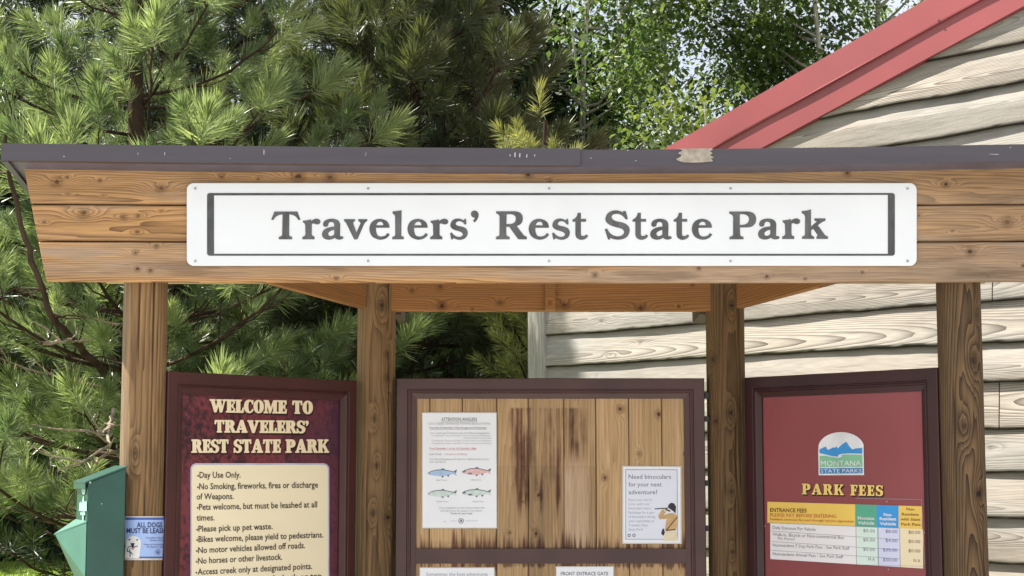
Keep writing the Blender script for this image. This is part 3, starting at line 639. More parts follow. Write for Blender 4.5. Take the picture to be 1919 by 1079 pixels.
# bare patch and scratches on the metal edge
mb = MB(); rng = random.Random(4)
top_ = [(1268 + k * 6.6, 278.3 - k * 0.05) for k in range(11)]
rt = [(1334 + 3.2 * math.sin(k * 2.1) + rng.uniform(-1.6, 1.6), 278 + k * 2.4) for k in range(1, 11)]; lf = [(1272 + 4.5 * math.sin(k * 1.3) + 0.5 * (10 - k) * 0.6 + rng.uniform(-2, 2), 278 + k * 2.4) for k in range(10, 0, -1)]
mb.shape(TP, [top_ + rt + [(1318, 304), (1296, 304.6), (1282, 304.2)] + lf], 0.006)
mb.build('worn_patch', M['patch'], kiosk)
mb = Lines()
for px, py, w, h in ((494, 285, 1.5, 10), (258, 288, 1.2, 5), (308, 288, 1.5, 6), (119, 293, 2, 3), (964, 290, 2.5, 9), (973, 291, 2.5, 8), (986, 292, 2.5, 7), (955, 291, 2, 4), (1001, 291, 2, 5), (1106, 296, 3, 2), (1175, 282, 3, 2), (1190, 301, 3, 2), (1855, 289, 18, 1.5), (1892, 276, 3, 1.5), (685, 287, 2, 2), (684, 291, 2, 2), (430, 297, 3, 1.5)):
    mb.shape(TP, [[(px + rng.uniform(-.6, .6), py - h / 2), (px + w, py - h / 2 + rng.uniform(0, 1)), (px + w * .8, py + h / 2), (px - w * .1, py + h / 2 - 1)]], 0.0062 if px > 1087 else 0.0125)
mb.build('scratch_mark', M['chip'], kiosk)

# ================================================================== name board
SP = Pl((0, FY - 0.004, CAMZ), (1, 0, 0))
c0 = SP.px(1034, 420)
sign = thing('park_name_sign', tuple(c0), 'long white name board with grey serif lettering mounted on the timber fascia', 'sign')
mb = MB(); mb.slab(SP, rrect(350, 342.5, 1718, 498, 13, 8), 0.0, 0.014); bo = mb.build('board', M['white_board'], sign)
bv = bo.modifiers.new('bevel', 'BEVEL'); bv.width = 0.0025; bv.segments = 2; bv.limit_method = 'ANGLE'
mb = MB(); o = 0.0156
outer = rrect(388, 361.5, 1677, 479, 5, 4); mb.shape(SP, [outer, [(401, 366), (401, 475.5), (1664, 475.5), (1664, 365)]], o)
mb.build('border', M['bar_gray'], sign)
pos = [('T', 508.1), ('r', 566.7), ('a', 603.2), ('v', 644.7), ('e', 692.0), ('l', 734.9), ('e', 763.4), ('r', 806.2), ('s', 843.3), ("'", 882.4),
       ('R', 929.4), ('e', 990.6), ('s', 1034.6), ('t', 1072.7), ('S', 1133.2), ('t', 1185.1), ('a', 1218.4), ('t', 1262.2), ('e', 1296.2), ('P', 1366.7), ('a', 1420.5), ('r', 1465.8), ('k', 1502.2)]
mb = None
for i, (ch, x) in enumerate(pos):
    if i in (0, 10, 14, 19): mb = MB(); word = [mb] if i == 0 else word + [mb]
    d, left, base, sc = BOOK[ch]; yb_ = 448.3 - 1.0 * max(0, (x - 1350) / 200)
    mb.shape(SP, [[(x + (a - left) / sc, yb_ + (b - base) / sc) for a, b in c] for c in path(d)], o)
for w_ in word: w_.build('lettering', M['letter_gray'], sign)
for px in (366, 690, 1029, 1369, 1701):
    for py in (353, 489):
        mb = MB(); mb.slab(SP, disc(px, py, 2.6, 10), 0.0135, 0.0165); mb.build('screw', M['screw'], sign)

# ================================================================== framed panels
def ring_frame(pl, u0, u1, v0, v1, prof):
    """picture-frame moulding, prof = [(inset, offset)...]"""
    mb = MB(); loops = [[pl.pt(u0 + i, v0 + i, o), pl.pt(u1 - i, v0 + i, o), pl.pt(u1 - i, v1 - i, o), pl.pt(u0 + i, v1 - i, o)] for i, o in prof]
    for a, b in zip(loops[:-1], loops[1:]):
        for k in range(4): mb.face([a[k], a[(k + 1) % 4], b[(k + 1) % 4], b[k]])
    mb.face(list(reversed(loops[0]))); return mb
PROF = [(0, -0.035), (0, 0.022), (0.003, 0.025), (0.047, 0.025), (0.050, 0.019), (0.054, 0.019), (0.057, 0.0235), (0.062, 0.0235), (0.066, 0.017), (0.088, 0.010), (0.089, 0.0)]
VB = -0.95                                  # foot of the panels, metres below eye level

# --- welcome panel (left), hung between the left posts
A_, B_ = at(313, 700, PF + 0.02), at(669, 712, PB - 0.03)
LP = Pl((A_.x, A_.y, CAMZ), (B_.x - A_.x, B_.y - A_.y, 0))
uL, uR = LP.uv(314, 705, .02)[0], LP.uv(668, 720, .02)[0]; vT = (LP.uv(315, 697, .02)[1] + LP.uv(668, 712, .02)[1]) / 2
wel = thing('welcome_panel', tuple(LP.pt((uL + uR) / 2, VB)), 'maroon framed welcome and park rules panel with a cream rules card, between left log posts', 'sign')
ring_frame(LP, uL, uR, VB, vT, PROF).build('frame', M['maroon'], wel)
nu = 60; uu = np.linspace(uL + .085, uR - .085, nu)[None, :] + np.zeros((nu, 1)); vv = np.linspace(VB + .085, vT - .085, nu)[:, None] + np.zeros((1, nu))
P = np.array(LP.O)[None, None, :] + uu[..., None] * np.array(LP.U) + vv[..., None] * np.array([0, 0, 1.0]) + np.array(LP.N) * 0.002
q = (uu - uL) / (uR - uL)
g = Grid(); g.add(P, dict(tone=np.clip(sstep(0.55, 0.95, q + 0.15 * vn(uu * 5, vv * 5, 2)) * 0.75 + 0.1 * vn(uu * 9, vv * 9, 4), 0, 1))); g.build('panel', M['mottle'], wel)
mb = Words(); mb2 = Words()
for s_, x0, y0, x1, y1, cap in (("WELCOME TO", 393, 772, 586, 775.5, 24), ("TRAVELERS'", 402, 810, 578, 811.5, 23), ("REST STATE PARK", 359, 848, 616, 848, 24.5)):
    for j_, (dx, dy) in enumerate(((0, 0), (.55, 0), (-.55, 0), (0, -.45), (0, .45))): fat_text(mb, LP, s_, x0, y0, x1, y1, cap, 0.0062 + .0002 * j_, sp=10, dx=dx, dy=dy)
    for dx, dy in ((1.2, 2.2), (2.4, 3.6), (0.6, 1.0)): fat_text(mb2, LP, s_, x0, y0, x1, y1, cap, 0.0040 + dy * 0.0003, sp=10, dx=dx, dy=dy)
mb2.build('heading_outline', M['letter_shadow'], wel); mb.build('heading', M['cream_letter'], wel)
mb = MB(); mb.shape(LP, [rrect(357, 868, 617, 1140, 11)], 0.0035); mb.k = 1; mb.shape(LP, [rrect(359.5, 871, 614.5, 1138, 9)], 0.0050)
mb.build('rules_card', [M['pale_rim'], M['cream']], wel)
mb = Lines()
B = "\u2022"
for s_, x0, y0, x1, y1 in (("Day Use Only.", 369.5, 895.5, 451, 895), ("No Smoking, fireworks, fires or discharge", 369, 917, 596, 913.5), ("of Weapons.", 368.5, 936, 438, 935), ("Pets welcome, but must be leashed at all", 368.5, 955.5, 594.5, 950.5), ("times.", 368.5, 975.5, 402, 975),
                           ("Please pick up pet waste.", 367.5, 996.5, 511, 991.5), ("Bikes welcome, please yield to pedestrians.", 367.5, 1016, 606, 1007), ("No motor vehicles allowed off roads.", 367, 1036.5, 572, 1027), ("No horses or other livestock.", 366.5, 1056.5, 529, 1048.5), ("Access creek only at designated points.", 366, 1077, 585, 1066), ("No picking plants, tools, bark or top", 366, 1097, 603, 1084)):
    bul = s_ not in ("of Weapons.", "times.")
    sans(mb, LP, s_, x0 + (4.5 if bul else 0), y0, x1, y1, 11.2, 0.0066, 0.012)
    if bul: mb.m[-1].shape(LP, [disc(x0 + 2, y0 - 4, 1.7, 8)], 0.0066)
mb.build('rules_text', M['ink_dark'], wel)

# --- bulletin board (middle), between the back posts
CY = PB - 0.035
CPl = Pl((0, CY, CAMZ), (1, 0, 0))
uL, uR = CPl.uv(743, 720, .025)[0], CPl.uv(1320, 720, .025)[0]; vT = CPl.uv(1030, 708.5, .025)[1]
bul = thing('bulletin_board', tuple(CPl.pt((uL + uR) / 2, VB)), 'brown framed bulletin board of vertical wooden planks between the two back posts', 'notice board')
vr0, vr1 = CPl.uv(1030, 1056, .012)[1], CPl.uv(1030, 1028, .012)[1]
ring_frame(CPl, uL, uR, VB, vT, PROF).build('frame', M['frame_brown'], bul)
mb = MB(); mb.plbox(CPl, uL + .086, uR - .086, vr0, vr1, -0.01, 0.012); mb.build('middle_rail', M['frame_brown'], bul)
g = Grid()
seams = [770, 805, 866, 931, 990, 1057, 1117, 1179, 1241, 1296]
for k, (a, b_) in enumerate(zip(seams[:-1], seams[1:])):
    ua, ub = CPl.uv(a, 900)[0] + .0008, CPl.uv(b_, 900)[0] - .0008
    nu, nv = max(16, int((ub - ua) / 0.003)), 560
    u = np.linspace(ua, ub, nu)[None, :] + np.zeros((nv, 1)); v = np.linspace(VB + .09, vT - .08, nv)[:, None] + np.zeros((1, nu))
    knots = []
    for px, py, r in ((1162, 766, .012), (1234, 776, .012), (1198, 850, .009), (1134, 895, .009), (1010, 927, .011), (1005, 999, .012), (955, 998, .006), (974, 866, .010), (1283, 850, .006), (980, 940, .005)):
        if a < px < b_: uq, vq = CPl.uv(px, py); knots.append((vq, uq, r))
    att = grain(v, u, 50 + k, period=0.011, b0=(ua + ub) / 2, h0=0.03, slope=0.015, wig=0.025, knots=knots, fiber=0.14, tone=0.14)
    pxs = 959.5 + u / CY * FPX; pys = 860 - v / CY * FPX       # where the marks sit on the board
    att['tone'] = att['tone'] + ((-0.02, 0.05, 0.0, -0.05, -0.12, -0.12, 0.03, 0.06, 0.0)[k])
    edge = np.minimum(u - ua, ub - u); att['dark'] = np.maximum(att['dark'], 0.6 * (1 - np.clip(edge / 0.0018, 0, 1)))
    # rain drips at the foot of each bay, the bleached strip and the dark stain of an old notice
    st = fbm(u * 55, v * 2.2, 5 + k) + 0.5 * vn(u * 170, v * 5, 9)
    foot = np.minimum(np.abs(pys - 1027), np.where(pys > 1040, np.abs(pys - 1056), 1e3))
    att['dark'] = np.maximum(att['dark'], np.clip(0.9 * sstep(-0.25, 0.75, st + 0.55 - foot / 34.0), 0, 0.92) * (pys < 1030))
    att['dark'] = np.maximum(att['dark'], np.clip(0.8 * sstep(0.0, 0.5, st + 0.35 - np.abs(pys - 1056) / 14.0), 0, 0.85) * (pys > 1040))
    win = sstep(952, 962, pxs) * (1 - sstep(1096, 1104, pxs)); top = sstep(763, 768, pys)
    low = 872 + 70 * np.clip(st, -0.6, 1) + 75 * ((pxs > 958) & (pxs < 992)) + 70 * ((pxs > 1000) & (pxs < 1050))
    stain = win * top * (1 - sstep(low - 32, low + 30, pys)) * np.clip(0.40 + 0.8 * st + 0.9 * fbm(u * 24, v * 9, 3) + 0.35 * np.exp(-((pxs - 972) / 16) ** 2) + 0.3 * np.exp(-((pxs - 1078) / 22) ** 2), 0.02, 1.0)
    att['dark'] = np.maximum(att['dark'], stain * 0.95)
    bl = sstep(1053, 1058, pxs) * (1 - sstep(1098, 1106, pxs)) * sstep(835, 880, pys + 40 * st) * (1 - sstep(1000, 1040, pys + 30 * st))
    att['gray'] = np.clip(0.9 * bl + 0.3 * sstep(0.1, 0.5, st) * (pys < 880), 0, 0.95); att['dark'] = att['dark'] * (1 - 0.7 * bl)
    att['tone'] = att['tone'] - 0.10 * (pys > 873) * (pxs > 930) * (pxs < 1118) * (pys < 1030) + 0.10 * ((pxs > 790) & (pxs < 931) & (pys > 990) & (pys < 1012))
    P = np.stack([u, np.full_like(u, CY - 0.001) + 0.002 * (1 - np.clip(edge / 0.003, 0, 1)), v + CAMZ], -1)
    g.add(P, att, off=(0, 0.012, 0))
g.build('backing', M['plank'], bul)
for py in (741, 785, 905, 990):
    mb = MB(); a, b_ = CPl.uv(1320.5, py, .01)[0], CPl.uv(1324, py, .01)[0]; vz = CPl.uv(1322, py)[1]
    mb.plbox(CPl, a, b_ + 0.01, vz - 0.012, vz + 0.012, -0.02, 0.012); mb.build('hinge', M['iron'], bul)

# --- notices on the bulletin board
class Sub:
    def __init__(s, pl, base): s.pl = pl; s.b = base
    def px(s, x, y, off=0.0): return s.pl.px(x, y, s.b + off)
def paper(name, label, x0, y0, x1, y1, mat, tilt=0.0, lam=1.5):
    c = CPl.px((x0 + x1) / 2, y1, 0.004); t = thing(name, tuple(c), label, 'notice')
    mb = MB(); mb.slab(CPl, [(x0 - lam, y0 - lam), (x1 + lam, y0 - lam + tilt), (x1 + lam + .8, y1 + lam), (x0 - lam, y1 + lam)], 0.003, 0.0046); mb.build('laminate', M['laminate'], t)
    mb = MB(); mb.slab(CPl, [(x0, y0), (x1, y0 + tilt), (x1 + .5, y1), (x0, y1)], 0.0048, 0.0058); mb.build('sheet', mat, t)
    return t
NP = Sub(CPl, 0.0068)
t = paper('angler_notice', 'tall white notice with four coloured fish drawings on the left of the planks', 792, 774, 929.5, 988.5, M['paper'])
ink, soft, red = Lines(), Lines(), Lines()
sans(ink, NP, "ATTENTION ANGLERS", 827, 788.5, 894, 788.5, 6, 0, 0.01); ink.line(NP, 827, 790.5, 894, 790.5, .6, 0)
sans(soft, NP, "LOLO CREEK DRAINAGE FISHING REGULATIONS", 802, 795.5, 919, 795.5, 3.8, 0)
sans(ink, NP, "From the 3rd Saturday in May through end of November", 805, 803, 912, 803, 3.6, 0); ink.line(NP, 805, 804.3, 912, 804.3, .5, 0)
sans(soft, NP, "Lolo Creek and Tributaries have the following Regulations", 806, 813, 918, 813, 3.6, 0)
for y, a, b_ in ((817.5, 809, 919), (822, 869, 921), (827, 809, 921), (832, 809, 921)):
    sans(soft, NP, "Combined Trout and Bull Trout: Catch and Release", a, y, b_, y, 2.9, 0)
sans(red, NP, "From December 1 to the 3rd Saturday in May", 805, 842, 893, 842, 3.8, 0, 0.01); red.line(NP, 805, 843.2, 893, 843.2, .5, 0)
sans(ink, NP, "Lolo Creek", 805, 852.5, 828, 852.5, 3.6, 0); sans(red, NP, "- closed to all fishing", 831, 852.5, 875, 852.5, 3.6, 0)
sans(soft, NP, "See Fishing Regulations Booklet for additional information", 805, 862, 917, 862, 3.6, 0); sans(soft, NP, "and restrictions.", 805, 867, 836, 867, 3.4, 0)
for s_, x, y in (("Bull Trout", 828, 901), ("Cutthroat Trout", 892, 900.5), ("Brown Trout", 829, 941), ("Rainbow Trout", 896, 941)): sans(soft, NP, s_, x - 10, y, x + 10, y, 3, 0)
sans(soft, NP, "These regulations protect wild and native fish,", 822, 953, 909, 953, 3.4, 0); sans(soft, NP, "and help ensure the quality of our fishery.", 825, 958.5, 904, 958.5, 3.4, 0); sans(ink, NP, "Thanks for your help!", 844, 963.5, 885, 963.5, 3.4, 0)
ink.shape(NP, [disc(864, 976, 5, 16), list(reversed(disc(864, 976, 3.8, 16)))], 0); ink.shape(NP, [disc(864, 976, 2.2, 8)], 0.0003)
soft.line(NP, 844, 976, 856, 976, .6, 0); soft.line(NP, 872, 976, 896, 976, .6, 0); soft.line(NP, 831, 977, 836, 977, .8, 0)
ink.build('heading_text', M['ink'], t); soft.build('small_text', M['ink_soft'], t); red.build('red_text', M['ink_red'], t)
def fish(cx, cy, body, belly_dark):
    L = 27
    up = [(-L, 1), (-L * .8, -2.5), (-L * .45, -5.2), (0, -6), (L * .4, -4.2), (L * .78, -1.8), (L, -5.5), (L * .93, 0), (L, 5.5), (L * .76, 2.0), (L * .35, 4.6), (-L * .1, 6.2), (-L * .5, 5.6), (-L * .82, 3.8)]
    mb = MB(); mb.shape(NP, [[(cx + x, cy + y) for x, y in up]], 0); f = mb.build('fish_drawing', body, t)
    mb = MB()
    for a, b_ in zip(up[:6], up[1:7]): mb.line(NP, cx + a[0], cy + a[1], cx + b_[0], cy + b_[1], 1.3, 0.0004)
    mb.shape(NP, [[(cx - 3, cy - 6), (cx + 1, cy - 9), (cx + 5, cy - 5.6)]], 0.0004); mb.shape(NP, [[(cx + L * .8, cy - 1.5), (cx + L, cy - 5.5), (cx + L * .95, cy)]], 0.0004)
    mb.shape(NP, [[(cx + L * .3, cy + 4.6), (cx + L * .42, cy + 8), (cx + L * .5, cy + 3.6)]], 0.0004)
    mb.shape(NP, [[(cx - L * .1, cy + 6), (cx, cy + 9), (cx + 4, cy + 5.6)]], 0.0004)
    mb.line(NP, cx - L, cy + 1, cx - L * .82, cy + 3.4, .8, 0.0004)
    if belly_dark: mb.shape(NP, [[(cx - L * .6, cy + 2.5), (cx - L * .35, cy + 2), (cx - L * .3, cy + 5), (cx - L * .55, cy + 5.4)]], 0.0004); mb.shape(NP, [[(cx - L, cy + 1), (cx - L * .8, cy - 2.5), (cx - L * .72, cy + 1)]], 0.0004)
    mb.build('fish_outline', M['fish_line'], f)
fish(829, 886, M['fish_blue'], False); fish(893, 883.5, M['fish_pink'], True); fish(829, 924.5, M['fish_green'], False); fish(893, 923, M['fish_green'], True)

t = paper('binoculars_notice', 'small pale blue binoculars notice with a drawn figure, low on the right of the planks', 1168, 874.5, 1275, 1017, M['paper'], 0.8, 2)
mb = MB(); mb.shape(NP, [[(1172, 879), (1269.5, 879.5), (1270.5, 1011), (1172, 1011)], [(1173.2, 880.2), (1173.2, 1009.8), (1269.3, 1009.8), (1268.3, 880.7)]], 0.0002)
mb.k = 1; mb.rect(NP, 1173.2, 880.5, 1269, 1009.8, 0.0)
mb.build('border', [M['ink_soft'], M['paper_blue']], t)
ink, soft = Lines(), Lines()
sans(ink, NP, "Need binoculars", 1178, 897, 1257.5, 897, 8.0, .0004, 0.005); sans(ink, NP, "for your next", 1178, 911.5, 1240, 911.5, 8.0, .0004, 0.005); sans(ink, NP, "adventure?", 1178, 926, 1232, 926, 8.0, .0004, 0.005)
for k, (s_, x1) in enumerate((("Enjoy your view in", 1222), ("Lolo &amp with our", 1218), ("binoculars and a", 1220), ("Exchange for a pair", 1226), ("of binoculars during", 1228), ("your exploration at", 1226), ("Travelers' Rest", 1214), ("State Park!", 1205))):
    sans(soft, NP, s_.replace('&amp ', ''), 1178, 938.5 + 7.95 * k, x1, 938.5 + 7.95 * k, 4.6, .0004)
for x in (1179, 1188): ink.shape(NP, [disc(x, 1003, 3.1, 12), list(reversed(disc(x, 1003, 1.6, 12)))], .0004)
ink.build('heading_text', M['ink'], t); soft.build('small_text', M['ink_soft'], t)
mb = MB()   # the drawn figure looking through a spyglass
mb.shape(NP, [[(1246, 1012), (1246, 994), (1249, 972), (1236, 973), (1233, 966), (1240, 956), (1246, 953), (1249, 958), (1243, 966), (1252, 962), (1262, 961), (1270, 966), (1271, 977), (1267, 992), (1270, 1012)]], .0006)
mb.k = 1; mb.shape(NP, [[(1246, 994), (1267, 993), (1271, 1013), (1243, 1013)]], .0009); mb.shape(NP, [disc(1248, 955, 4, 8)], .0010)
mb.k = 2; mb.shape(NP, [[(1252, 947), (1257, 942), (1263, 943), (1267, 949), (1266, 962), (1262, 958), (1256, 954), (1252, 951)]], .0012)
mb.line(NP, 1227, 953.5, 1252, 952, 1.8, .0012); mb.line(NP, 1247, 954, 1256, 958, 2.6, .0012)
mb.shape(NP, [[(1241, 992), (1244, 990), (1246, 998), (1243, 1004), (1239, 1000)]], .0012)
mb.k = 3; mb.line(NP, 1270, 968, 1249, 993, 2.0, .0013); mb.line(NP, 1248, 994, 1266, 992, 2.2, .0013)
mb.build('figure_drawing', [M['skin_tan'], M['drawing_pale'], M['dog_black'], M['drawing_strap']], t)

t = paper('adventure_notice', 'white notice about the best adventures, cut off below the left fish notice', 787.5, 1064.5, 925.5, 1150, M['paper'])
mb = MB(); sans(mb, NP, "Sometimes the best adventures", 799, 1079, 914, 1079, 6.5, 0); mb.build('heading_text', M['ink_soft'], t)
t = paper('gate_notice', 'white front entrance gate notice in the lower bay right of centre', 1043, 1062.5, 1149, 1140, M['paper'])
mb = MB(); sans(mb, NP, "FRONT ENTRACE GATE", 1051, 1078, 1140, 1078, 6.5, 0, 0.01); mb.build('heading_text', M['ink'], t)

# --- fee panel (right), hung between the right posts
A_, B_ = at(1394, 712, PB - 0.03), at(1758, 688, PF + 0.02)
RP = Pl((A_.x, A_.y, CAMZ), (B_.x - A_.x, B_.y - A_.y, 0))
uL, uR = RP.uv(1396, 715, .02)[0], RP.uv(1757, 700, .02)[0]; vT = (RP.uv(1396, 708, .02)[1] + RP.uv(1757, 688, .02)[1]) / 2
fee = thing('fee_panel', tuple(RP.pt((uL + uR) / 2, VB)), 'red park fees panel in dark maroon frame with mountain logo, between right log posts', 'sign')
ring_frame(RP, uL, uR, VB, vT, PROF).build('frame', M['frame_dark'], fee)
mb = MB(); mb.plbox(RP, uL + .086, uR - .086, VB + .086, vT - .086, -0.004, 0.002); mb.build('panel', M['fee_red'], fee)
mb, mb2 = Words(), Words()
fat_text(mb, RP, "PARK FEES", 1502.5, 926, 1655, 929.5, 20, 0.0060, sp=70)
for dx, dy in ((.9, 1.4), (1.6, 2.4), (-0.6, 0.4)): fat_text(mb2, RP, "PARK FEES", 1502.5, 926, 1655, 929.5, 20, 0.0040 + dy * .0003, sp=70, dx=dx, dy=dy)
mb2.build('heading_outline', M['letter_shadow'], fee); mb.build('heading', M['fee_letter'], fee)
# logo: arch with mountains, river and valley
LX, LY, K = 1490, 795, 7.44
Q = lambda pts: [(LX + x / K, LY + y / K) for x, y in pts]
mb = MB()
arch = [(328, 710), (322, 360)] + [(642 - 320 * math.cos(a), 330 - 222 * math.sin(a)) for a in [math.pi * k / 16 for k in range(1, 16)]] + [(955, 350), (962, 708)]
mb.shape(RP, [Q(arch)], 0.0042)
mb.k = 1; mb.shape(RP, [Q([(340, 350), (390, 325), (432, 310), (447, 352), (480, 350), (525, 322), (560, 325), (578, 300), (592, 338), (650, 285), (712, 240), (760, 310), (800, 352), (850, 335), (936, 328), (937, 410), (760, 405), (650, 412), (605, 425), (600, 452), (500, 440), (400, 415), (340, 402)])], 0.0050)
mb.k = 2; mb.shape(RP, [Q([(342, 440), (420, 440), (520, 455), (600, 470), (650, 450), (640, 430), (700, 420), (938, 425), (939, 592), (344, 594)])], 0.0050)
mb.k = 3; mb.shape(RP, [Q([(344, 612), (940, 608), (941, 682), (346, 688)])], 0.0050)
mb.k = 0; sans(mb, RP, "MONTANA", LX + 358 / K, LY + 580 / K, LX + 918 / K, LY + 576 / K, 9.6, 0.0058, 0.0)
sans(mb, RP, "STATE PARKS", LX + 358 / K, LY + 675 / K, LX + 926 / K, LY + 671 / K, 6.6, 0.0058, 0.0)
mb.build('logo', [M['logo_white'], M['logo_blue'], M['logo_green'], M['logo_deep']], fee)
# fee table
tl = lambda x: 940 + (x - 1438) * 8.5 / 290            # its edges slope a little
def row(x, y): return y + (x - 1443) * 0.070
cells = MB()
def cell(x0, x1, ya, yb_, k, off=0.0042):
    cells.k = k; cells.shape(RP, [[(x0, ya(x0)), (x1, ya(x1)), (x1, yb_(x1)), (x0, yb_(x0))]], off)
hb = lambda x: 979.5 + (x - 1438) * 0.0415
bot = lambda x: 1047.5 + (x - 1445) * 0.062
cell(1438, 1602.5, tl, hb, 0); cell(1602.5, 1643, tl, hb, 1); cell(1643, 1684, tl, hb, 2); cell(1684, 1728, tl, hb, 0)
cell(1443.5, 1604, hb, bot, 3); cell(1604, 1645, hb, bot, 4); cell(1645, 1686, hb, bot, 5); cell(1686, 1730, hb, bot, 6)
cells.k = 7
for y in (995, 1014.5, 1031): cells.line(RP, 1445, y, 1686, row(1686, y) - 1, .7, 0.0050)
for x in (1604, 1645, 1686): cells.line(RP, x, hb(x), x + 1, bot(x), 1.0 if x != 1645 else 1.6, 0.0050)
cells.line(RP, 1438, hb(1438), 1686, hb(1686), .9, 0.0050)
cells.line(RP, 1603, 933.5, 1727, 936, .8, 0.0046); cells.line(RP, 1727, 936, 1733, 1058, .8, 0.0046); cells.line(RP, 1610, 1058, 1733, 1061, .6, 0.0046)
cells.build('fee_table', [M['fee_yellow'], M['fee_green'], M['fee_blue'], M['fee_white'], M['fee_mint'], M['fee_lilac'], M['fee_cream'], M['ink_soft']], fee)
ib, io, iw, ik, iv = Lines(), Lines(), Lines(), Lines(), Lines()
sans(ib, RP, "ENTRANCE FEES", 1443, 959, 1511.5, 960.3, 7, .0052, 0.02)
sans(io, RP, "PLEASE PAY BEFORE ENTERING", 1443, 967.8, 1567, 970.5, 6.2, .0052, 0.01)
sans(io, RP, "Resident entrance fee paid through vehicle registration", 1443, 974.5, 1600, 979, 4.2, .0052, 0.01)
for s_, x, y in (("Montana", 1623, 973.5), ("Vehicle", 1623, 982.5), ("Non-", 1664, 967), ("Resident", 1664, 974.8), ("Vehicle", 1664, 984)):
    w = 15.5 if len(s_) > 5 else 8; sans(iw, RP, s_, x - w, y - .3, x + w, y + .4, 5.6, .0052, 0.03)
for s_, x, y, w in (("Non", 1706, 956.3, 7.5), ("Resident", 1706, 966, 16), ("with State", 1706, 975.3, 18.5), ("Park Pass", 1707, 984.8, 18)): sans(ib, RP, s_, x - w, y - .3, x + w, y + .5, 5, .0052, 0.01)
for s_, x0, y0, x1, c in (("Daily Entrance Per Vehicle", 1448, 991.2, 1528.5, 5.8), ("Walk-in, Bicycle or Non-commercial Bus", 1448, 1004, 1581, 6.2), ("Per Person", 1458, 1011, 1489, 4.6), ("Nonresident 7 Day Park Pass - See Park Staff", 1448, 1023.7, 1592, 5.6), ("Nonresident Annual Pass - See Park Staff", 1448, 1040.2, 1580, 5.6)):
    sans(ik, RP, s_, x0, y0, x1, y0 + (x1 - x0) * 0.045, c, .0052)
for k, (a, b_, c_) in enumerate((("$0.00", "$8.00", "$0.00"), ("$0.00", "$4.00", "$0.00"), ("$0.00", "$35.00", "$0.00"), ("N A", "$50.00", "N A"))):
    y = (997.5, 1014.5, 1032.2, 1050.6)[k]
    for s_, xr, mb_, dy in ((a, 1639.5, ik, 0), (b_, 1681.5, iv, 1.3), (c_, 1724.5, ib, 2.9)):
        w = {5: 22, 6: 27, 3: 12.5}[len(s_)]; sans(mb_, RP, s_, xr - w, y + dy - .5, xr, y + dy + .5, 6.0, .0052, -0.006)
for o_, m_ in ((ib, 'ink_brown'), (io, 'ink_orange'), (iw, 'logo_white'), (ik, 'ink_soft2'), (iv, 'ink_violet')): o_.build('table_text', M[m_], fee)
for px, py in ((1662, 939.5), (1665, 1067), (1733, 998), (1434, 986)):
    mb = MB(); mb.slab(RP, disc(px, py, 1.6, 8), 0.002, 0.006); mb.build('screw', M['screw'], fee)

# ================================================================== dog leash sign, wrapped round the left post
class Cyl:
    def px(s, px, py, off=0.0):
        """the photo pixel on the round of the post; past its edge the sheet wraps on out of sight"""
        r = R * 1.012 + off; xe = max(229.0, min(307.0, px)); d = ray(xe, py); C_ = Vector((XFL, PF))
        D = Vector((d.x, d.y)); A_ = D.dot(D); B_ = -2 * D.dot(C_); Q_ = C_.dot(C_) - r * r
        tt = (-B_ - math.sqrt(max(0.0, B_ * B_ - 4 * A_ * Q_))) / (2 * A_); p = CAM + d * tt
        if xe != px:
            ph = math.atan2(p.x - XFL, PF - p.y) + (px - xe) / 42.0 * 1.5; p = Vector((XFL + r * math.sin(ph), PF - r * math.cos(ph), p.z))
        return p
CY_ = Cyl()
def wrap(mb, x0, y0, x1, y1, off, n=14):
    for k in range(n):
        a, b_ = x0 + (x1 - x0) * k / n, x0 + (x1 - x0) * (k + 1) / n
        mb.face([CY_.px(a, y1, off), CY_.px(b_, y1, off), CY_.px(b_, y0, off), CY_.px(a, y0, off)])
t = thing('dog_leash_sign', (XFL, PF - R, CY_.px(268, 1045).z), 'pale blue dogs must be leashed notice wrapped round the left front post', 'notice')
mb = MB(); wrap(mb, 233.5, 967, 309.5, 1049.5, 0.003); mb.build('laminate', M['laminate'], t)
mb = MB(); wrap(mb, 234.5, 971.5, 309, 1045.5, 0.0042); mb.k = 1; wrap(mb, 234.5, 970, 309, 974, 0.0050); wrap(mb, 258, 1043, 309, 1046, 0.0050)
mb.build('sheet', [M['dog_blue'], M['dog_band']], t)
mb = Lines(); sans(mb, CY_, "ALL DOGS", 256.5, 988, 304.5, 988, 9.2, 0.0056, 0.02); sans(mb, CY_, "MUST BE LEASHED", 237.5, 999, 324, 999, 9.2, 0.0056, 0.02)
for s_, x0, y, x1 in (("Travelers' Rest", 273, 1009, 306), ("Service Area", 281, 1013.5, 306), ("Thank you for keeping", 269, 1021.5, 306), ("all visitors safe", 275, 1026, 306)): sans(mb, CY_, s_, x0, y, x1, y, 2.8, 0.0056)
mb.shape(CY_, [disc(296, 1034, 4.6, 14), list(reversed(disc(296, 1034, 3.9, 14)))], 0.0056); mb.shape(CY_, [disc(296, 1034.5, 1.8, 8)], 0.0056)
mb.build('lettering', M['ink_navy'], t)
